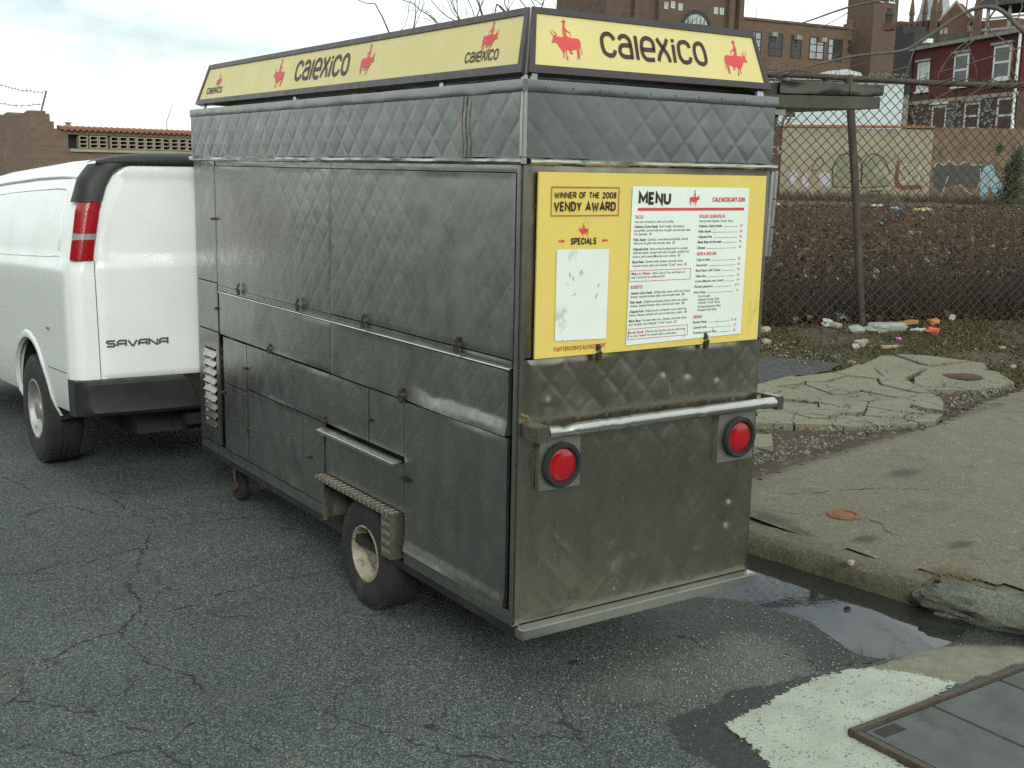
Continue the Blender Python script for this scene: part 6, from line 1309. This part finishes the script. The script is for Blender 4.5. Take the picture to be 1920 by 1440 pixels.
gm = MB(); V, F = blades(42000, grassy, .055, .007, 7, .7); gm.add(V, F); o = gm.build('grass', M['grass'], recalc=False, kind='stuff'); o['label'] = 'patchy short grass and moss before the fence'; o['category'] = 'grass'
def scrub(r):
    s = r.uniform(-5, 6.5); d = .1+abs(r.gauss(0, .9)); return FA[0]+FD[0]*s+FN[0]*d, FA[1]+FD[1]*s+FN[1]*d
gm = MB(); V, F = blades(8000, scrub, .36, .008, 8, .8); gm.add(V, F)
for _ in range(1100):
    x, y = scrub(rr); z = zlot(x, y); a = rr.random()*6.28; L = rr.uniform(.4, 1.0); gm.tube([(x, y, z), (x+.2*L*math.cos(a), y+.2*L*math.sin(a), z+L*.55), (x+.5*L*math.cos(a+.5), y+.5*L*math.sin(a+.5), z+L*.8)], [.006, .005, .002], 3)
o = gm.build('dry_weeds', M['weed'], recalc=False, kind='stuff'); o['label'] = 'dense dark dry weeds along the foot of the fence'; o['category'] = 'weeds'
def brush(r):
    while True:
        x, y = bank(r)
        if fence_d(x, y) < 16 and fbm(x*.45, y*.45, 8)+r.uniform(-.3, .3) > -.05: return x, y
M['brush'] = leafmat('dry brown brush', [(0.040,0.021,0.011), (0.075,0.037,0.019), (0.106,0.056,0.028), (0.053,0.037,0.019), (0.141,0.081,0.040)])
def foot(r):
    s = r.uniform(-3, 12); x, y = 31.26+.8367*s, 28.05-.5476*s; d = abs(r.gauss(0, .7))+.1; return x-.5476*d, y-.8367*d
gm = MB(); V, F = blades(3500, foot, .42, .012, 28, .6); gm.add(V, F); o = gm.build('wall_weeds', M['brush'], recalc=False, kind='stuff'); o['label'] = 'ragged weeds along the foot of the graffiti walls'; o['category'] = 'weeds'
gm = MB(); V, F = blades(16000, brush, .34, .006, 18, .75); gm.add(V, F); o = gm.build('dry_brush', M['brush'], recalc=False, kind='stuff'); o['label'] = 'tangled dry brown stalks growing over the bank'; o['category'] = 'weeds'
M['straw'] = leafmat('dry straw grass', [(.14,.10,.05), (.20,.15,.08), (.10,.075,.04)])
gm = MB(); r2 = random.Random(3); V, F = [], []
for c, n_, sd in (((2.60, -.20), 420, .07), ((2.50, -.13), 120, .05), ((4.5, 1.55), 60, .08)):
    for _ in range(n_):
        x, y = r2.gauss(c[0], sd*.7), r2.gauss(c[1], sd); a = r2.random()*6.28; L = r2.uniform(.02, .075); b = len(V)
        V += [(x-.0012, y, .12), (x+.0012, y, .12), (x+math.cos(a)*L, y+math.sin(a)*L, .12+L*r2.uniform(.3, .9))]; F.append((b, b+1, b+2))
gm.add(V, F); o = gm.build('grass_tuft', M['straw'], recalc=False); tag(o, 'dry straw coloured grass tuft growing by the loose kerb stone', 'grass')
# loose grit on the road
M['grit'] = leafmat('road grit', [(.10,.10,.09), (.22,.22,.20), (.34,.33,.30), (.06,.06,.055)])
gm = MB(); r2 = random.Random(12)
for _ in range(1500):
    x, y = r2.uniform(-2, 2.2), r2.uniform(-1.2, 3.5)
    if r2.random() < .55: x, y = r2.gauss(1.1, .5), r2.gauss(-.15, .25)
    s = r2.uniform(.0022, .006); z = relief(x, y)+.003; gm.add([(x-s, y, z), (x, y-s*.8, z), (x+s, y, z), (x, y+s*.8, z), (x, y, z+s)], [(0, 1, 4), (1, 2, 4), (2, 3, 4), (3, 0, 4)])
o = gm.build('road_grit', M['grit'], recalc=False, kind='stuff'); o['label'] = 'loose pale grit scattered on the asphalt'; o['category'] = 'grit'

# ------------------------------------------------------------------ single pieces of litter and stones on the lot
M['stone_pale'] = pm('pale stone', (.25,.22,.15), (.35,.31,.22), 8, .9, bump=.4, bscale=40)
M['stone_grey'] = pm('grey stone', (.22,.23,.20), (.32,.33,.29), 8, .9, bump=.4, bscale=40)
M['litter_white'] = pm('white litter', (.30,.32,.30), (.42,.44,.41), 8, .6); M['litter_red'] = pm('red orange litter', (.48,.07,.03), (.58,.11,.05), 8, .5); M['litter_orange'] = pm('rust orange leaf', (.34,.12,.03), (.45,.18,.05), 8, .7)
M['litter_pink'] = pm('magenta plastic', (.60,.10,.55), (.72,.16,.66), 8, .4); M['wood'] = pm('raw pale wood', (.36,.26,.13), (.46,.34,.18), 6, .7); M['wood_rust'] = pm('brown weathered wood', (.24,.12,.05), (.33,.18,.09), 6, .8); M['litter_blue'] = pm('blue plastic', (.10,.28,.40), (.15,.36,.5), 8, .5)
def zl(x, y): return zlot(x, y)
ST = [((7.69,6.05),.10,'stone_pale','pale stone nearest the cart at the fence foot'),((7.16,5.52),.09,'stone_pale','buff stone on the dirt just right of the cart'),((8.62,5.79),.10,'stone_pale','rounded buff stone right of the white crumpled paper'),((8.66,5.51),.14,'stone_grey','domed grey stone left of the tall fence post'),((8.17,5.05),.10,'stone_pale','tan stone beside the small white paper scrap'),((8.33,5.12),.07,'stone_pale','small pale stone touching the tan stone'),((9.61,4.21),.06,'stone_pale','small pale stone under the loose fence mesh'),((8.75,3.5),.055,'stone_grey','small grey stone right of the broken slab'),((7.26,4.4),.055,'stone_pale','tiny pale stone at the broken slab edge')]  # stone and litter positions come from image pixels, projected onto the rising ground
for i, ((x, y), s, mt, lab) in enumerate(ST): s *= .75; o = rock('stone', (x, y, zl(x, y)+s*.35), (s, s*.8, s*.6), i, i*3+1, M[mt], sub=2); tag(o, lab, 'stone', 'stones on the lot')
o = rock('concrete_lump', (9.12, 5.45, zl(9.12, 5.45)+.04), (.27, .14, .07), -.3, 40, M['stone_grey'], sub=3); tag(o, 'flat grey concrete lump right of the tall fence post', 'rubble')
def crumple(name, c, s, mt, lab, cat, seed):
    bm = bmesh.new(); bmesh.ops.create_icosphere(bm, subdivisions=2, radius=1); r = random.Random(seed)
    for v in bm.verts: v.co *= r.uniform(.55, 1.2)
    for v in bm.verts: v.co = Vector((v.co.x*s[0], v.co.y*s[1], v.co.z*s[2]))
    me = bpy.data.meshes.new(name); bm.to_mesh(me); bm.free(); o = link(name, me, M[mt]); o.location = (c[0], c[1], zl(*c)+s[2]*.7); return tag(o, lab, cat)
crumple('crumpled_paper', (8.61, 5.92), (.10, .075, .06), 'litter_white', 'crumpled white paper lying at the foot of the fence', 'litter', 1)
crumple('paper_scrap', (7.96, 4.94), (.055, .045, .04), 'litter_white', 'small white paper scrap left of the pale wooden stick', 'litter', 2)
crumple('red_wrapper', (9.54, 5.09), (.10, .085, .055), 'litter_red', 'bright red orange wrapper on the grass', 'litter', 3)
crumple('orange_leaf', (9.98, 5.42), (.09, .085, .06), 'litter_orange', 'curled rust orange leaf behind the red wrapper', 'leaf', 4)
crumple('plastic_scrap', (8.82, 5.02), (.04, .04, .03), 'litter_pink', 'small magenta plastic scrap on the grass', 'litter', 5)
crumple('plastic_bag', (10.44, 5.49), (.06, .05, .05), 'litter_white', 'small white plastic bag caught at the loose fence mesh', 'bag', 6)
m = MB(); m.lathe([(0, -.11), (.018, -.11), (.02, -.07), (.03, -.03), (.028, .02), (.034, .08), (.03, .10), (0, .105)], (0, 0, .03), 'x', 10); o = m.build('crushed_bottle', M['litter_white'], smooth=True); o.location = (9.50, 5.25, zl(9.5, 5.25)); o.rotation_euler = (0, 0, -.7); tag(o, 'white crushed bottle lying left of the red wrapper', 'bottle')
m = MB(); m.box((-.17, -.018, 0), (.17, .018, .035)); o = m.build('wooden_stick', M['wood'], bevel=.004); o.location = (8.40, 4.79, zl(8.40, 4.79)+.01); o.rotation_euler = (0, .05, .02); tag(o, 'short pale wooden stick lying on the dirt', 'stick')
m = MB(); m.hexa([(-.25, -.06, 0), (.25, -.04, 0), (.22, .06, 0), (-.2, .07, 0), (-.25, -.06, .03), (.25, -.04, .04), (.22, .06, .04), (-.2, .07, .03)]); o = m.build('plank_piece', M['wood_rust']); o.location = (9.48, 5.52, zl(9.48, 5.52)+.03); o.rotation_euler = (0, -.1, -.2); tag(o, 'split brown plank piece beside the grey concrete lump', 'plank')
o = rock('pebble', (2.285, .236, .125), (.022, .018, .016), .4, 60, M['stone_pale'], sub=2); tag(o, 'small pale pebble resting on the kerb edge above the puddle', 'pebble')
for i, (x, y, s_, col, lab) in enumerate(((28.58, 20.5, (.36, .22, .08), 'litter_blue', 'flat light blue plastic sheet on the bank below the tan wall'), (28.84, 21.48, (.30, .16, .06), 'litter_white', 'white rag on the bank left of the blue plastic'), (28.23, 19.28, (.42, .2, .12), 'wood', 'pale cardboard strip on the bank right of the blue plastic'),
    (12.23, 8.0, (.07, .05, .03), 'litter_white', 'white torn scrap low on the bank right of the tall post'), (13.39, 7.5, (.16, .11, .07), 'litter_blue', 'faded blue bag low on the bank at right'), (11.95, 7.36, (.06, .05, .03), 'litter_white', 'small white scrap below the torn one on the bank'), (12.53, 9.0, (.07, .05, .035), 'litter_white', 'pair of white scraps on the bank left of the post'), (12.98, 6.98, (.08, .06, .04), 'wood', 'pale card scrap beside the faded blue bag'), (10.96, 9.15, (.05, .04, .03), 'litter_white', 'white scrap on the bank nearest the cart'), (18.85, 12.39, (.12, .08, .05), 'litter_white', 'white scrap midway up the bank'))):
    crumple('bank_litter', (x, y), s_, col, lab, 'litter', 20+i)

# ------------------------------------------------------------------ trees
def grow(m, p, d, L, r, depth, rnd, spread=.5, up=.12, ratio=.74, kids=(2, 3), twist=.18):
    pts = [Vector(p)]; d = Vector(d).normalized(); rs = [r]; n = 5
    for i in range(n):
        d = (d+Vector((rnd.gauss(0, twist), rnd.gauss(0, twist), rnd.gauss(0, twist)+up*.4))).normalized(); pts.append(pts[-1]+d*L/n); rs.append(r*(1-.45*(i+1)/n))
    m.tube(pts, rs, 6 if r > .03 else 4 if r > .008 else 3, cap=False)
    if depth <= 0: return
    for k in range(rnd.randint(*kids)):
        i = n if k == 0 else rnd.randint(2, n); q = pts[i]; a = Vector((rnd.gauss(0, 1), rnd.gauss(0, 1), rnd.gauss(0, .7))); nd = (d+a*spread+Vector((0, 0, up))).normalized()
        grow(m, q, nd, L*ratio*rnd.uniform(.75, 1.15), rs[i]*(.85 if k == 0 else .62), depth-1, rnd, spread, up, ratio, kids, twist)
def bare_tree(x, y, z, h, r, seed, lab, mat='bark', depth=5, trunk=.35, spread=.5, ratio=.74, lean=(0, 0), kids=(2, 3)):
    t = empty('bare_tree', (x, y, z)); tag(t, lab, 'tree', 'leafless trees'); rnd = random.Random(seed)
    m = MB(); th = h*trunk; pts = [(0, 0, -.2), (lean[0]*.3, lean[1]*.3, th*.5), (lean[0], lean[1], th)]; m.tube(pts, [r*1.25, r, r*.85], 10); m.build('trunk', M[mat], t, smooth=True)
    m = MB()
    for k in range(rnd.randint(3, 4)):
        a = k*2.1+rnd.random(); grow(m, (lean[0], lean[1], th*rnd.uniform(.85, 1)), (math.cos(a)*.55, math.sin(a)*.55, 1), h*.26, r*.62, depth, rnd, spread, .12, ratio, kids)
    m.build('branches', M[mat], t, smooth='all', recalc=False); return t
bare_tree(14.4, 21.3, -.1, 7.6, .16, 5, 'dark leafless tree rising behind the middle of the rooftop sign', 'bark_dark', 5, .45, .5)
bare_tree(9.6, 18.3, -.1, 5.9, .035, 8, 'thin leafless sapling left of the dark tree', 'bark_dark', 2, .72, .5)
bare_tree(37.6, 34.1, 1.2, 10.2, .09, 12, 'wispy leafless tree in front of the brown school windows', 'bark', 5, .28, .42, .78)
bare_tree(40.2, 41.5, 1.2, 11.2, .10, 19, 'wispy leafless tree in front of the gatehouse arch', 'bark', 5, .28, .45, .78)
bare_tree(10.6, 17.8, -.1, 5.8, .04, 28, 'thin forked sapling between the other sapling and the dark tree', 'bark_dark', 2, .74, .5)
bare_tree(36.5, 43.0, 1.2, 11.6, .10, 33, 'wispy leafless tree left of the gatehouse arch', 'bark', 5, .28, .45, .78)
# near tree at the right: long traced boughs
nt_ = empty('overhanging_tree', (12.2, 2.6, .1)); tag(nt_, 'leafless tree at the right whose long boughs overhang the fence', 'tree')
m = MB(); m.tube([(0, 0, -.2), (-.15, .05, 1.4), (-.4, .1, 2.7), (-.5, .15, 4.2)], [.16, .13, .11, .09], 12); m.build('trunk', M['bark'], nt_, smooth=True)
m = MB(); o_ = np.array([12.2, 2.6, .1])
def bough(P, r0, r1): r0, r1 = r0*.72, r1*.8; m.tube([tuple(np.array(p)-o_) for p in P], [r0+(r1-r0)*i/(len(P)-1) for i in range(len(P))], 7)
def cm3(P, n=5):
    out = []
    for i in range(len(P)-1):
        p0, p1, p2, p3 = [np.array(P[max(0, min(len(P)-1, i+k))]) for k in (-1, 0, 1, 2)]
        for j in range(n): t = j/n; out.append(tuple(.5*((2*p1)+(-p0+p2)*t+(2*p0-5*p1+4*p2-p3)*t*t+(-p0+3*p1-3*p2+p3)*t**3)))
    return out+[tuple(P[-1])]
bough(cm3([(11.75,2.75,3.6),(9.6,3.2,3.62),(8.60,3.45,3.50),(8.45,3.55,3.55),(8.30,3.78,3.78),(8.14,4.01,3.75),(7.92,4.31,3.50),(7.78,4.48,3.38),(7.48,4.85,3.33),(7.13,5.25,3.21),(6.9,5.45,3.16)]), .045, .008)
bough(cm3([(7.92,4.31,3.50),(7.86,4.38,3.40),(7.82,4.43,3.14),(7.80,4.45,3.10)]), .015, .006)
bough(cm3([(7.82,4.42,3.22),(7.7,4.55,3.17),(7.5,4.8,3.08)]), .010, .004)
bough(cm3([(8.22,3.89,3.74),(8.14,3.98,3.62),(8.16,3.95,3.5),(8.08,4.08,3.36),(8.02,4.16,3.2),(8.0,4.18,3.1)]), .016, .005)
bough(cm3([(8.30,3.78,3.78),(8.26,3.85,3.62),(8.34,3.75,3.5),(8.42,3.64,3.40),(8.47,3.6,3.25)]), .015, .005)
bough(cm3([(8.45,3.55,3.40),(8.3,3.75,3.32),(8.12,4.0,3.22),(7.98,4.2,3.16)]), .010, .004)
bough(cm3([(8.14,3.98,3.45),(8.2,3.9,3.25),(8.22,3.88,3.1)]), .008, .003)
bough(cm3([(8.35,3.7,3.15),(8.2,3.9,2.95),(8.05,4.1,2.82),(7.98,4.2,2.74)]), .010, .003)
bough(cm3([(8.1,4.05,3.0),(7.95,4.25,2.85),(7.85,4.4,2.78)]), .008, .003)
bough(cm3([(11.7,2.75,4.1),(9.4,3.3,4.3),(8.5,3.6,4.0),(8.0,4.2,3.95),(7.5,4.8,3.85),(7.2,5.2,3.70),(7.12,5.3,3.66)]), .035, .005)
bough(cm3([(7.5,4.8,3.85),(7.36,5.0,3.70),(7.22,5.15,3.60)]), .008, .003)
bough(cm3([(7.62,4.68,3.4),(7.6,4.7,3.28),(7.4,4.95,3.2),(7.38,4.97,3.1)]), .007, .003)
rnd = random.Random(2)
for p, d_ in (((8.30,3.78,3.78),(-.2,.2,.6)),((8.14,4.01,3.75),(.1,.1,.7)),((8.4,3.6,3.6),(.2,-.1,.5)),((8.0,4.2,3.95),(-.3,.3,.2)),((8.2,3.9,3.5),(-.2,.2,-.6)),((8.4,3.62,3.4),(0,.1,-.7))):
    grow(m, tuple(np.array(p)-o_), d_, .32, .010, 2, rnd, .55, .0, .72)
m.build('branches', M['bark'], nt_, smooth='all', recalc=False)
# evergreen bush by the wall
bs = empty('evergreen_bush', (35.3, 20.9, 1.25)); tag(bs, 'dark green shaggy bush before the brown wall at right', 'bush')
M['evergreen'] = leafmat('evergreen leaves', [(.018,.030,.010), (.035,.052,.016), (.055,.075,.022)])
m = MB(); m.tube([(0, 0, -.2), (0, 0, 1.4)], [.05, .015], 6); m.build('trunk', M['bark_dark'], bs)
V = []; F = []; r2 = random.Random(9)
cl = [(r2.gauss(0, .30), r2.gauss(0, .2), .15+1.75*r2.random()**1.2, r2.uniform(.12, .32)) for _ in range(26)]
for k in range(5200):
    cx, cy, cz, cr_ = r2.choice(cl); x, y, z = r2.gauss(cx*(1.15-cz*.38), cr_*.5), r2.gauss(cy, cr_*.5), r2.gauss(cz, cr_*.7); s_ = r2.uniform(.012, .045); b = len(V)
    V += [(x-s_, y, z), (x+s_*.3, y+s_*r2.uniform(-1, 1), z+s_*1.6), (x+s_, y+s_*r2.uniform(-1, 1), z-s_*.3)]; F.append((b, b+1, b+2))
m = MB(); m.add(V, F); m.build('crown', M['evergreen'], bs, recalc=False)
bs2 = rock('rubble_heap', (33.6, 25.3, 1.1), (1.0, .5, .35), -.5, 70, M['lot'], sub=3); tag(bs2, 'dark earth heap at the foot of the tan wall', 'earth heap')
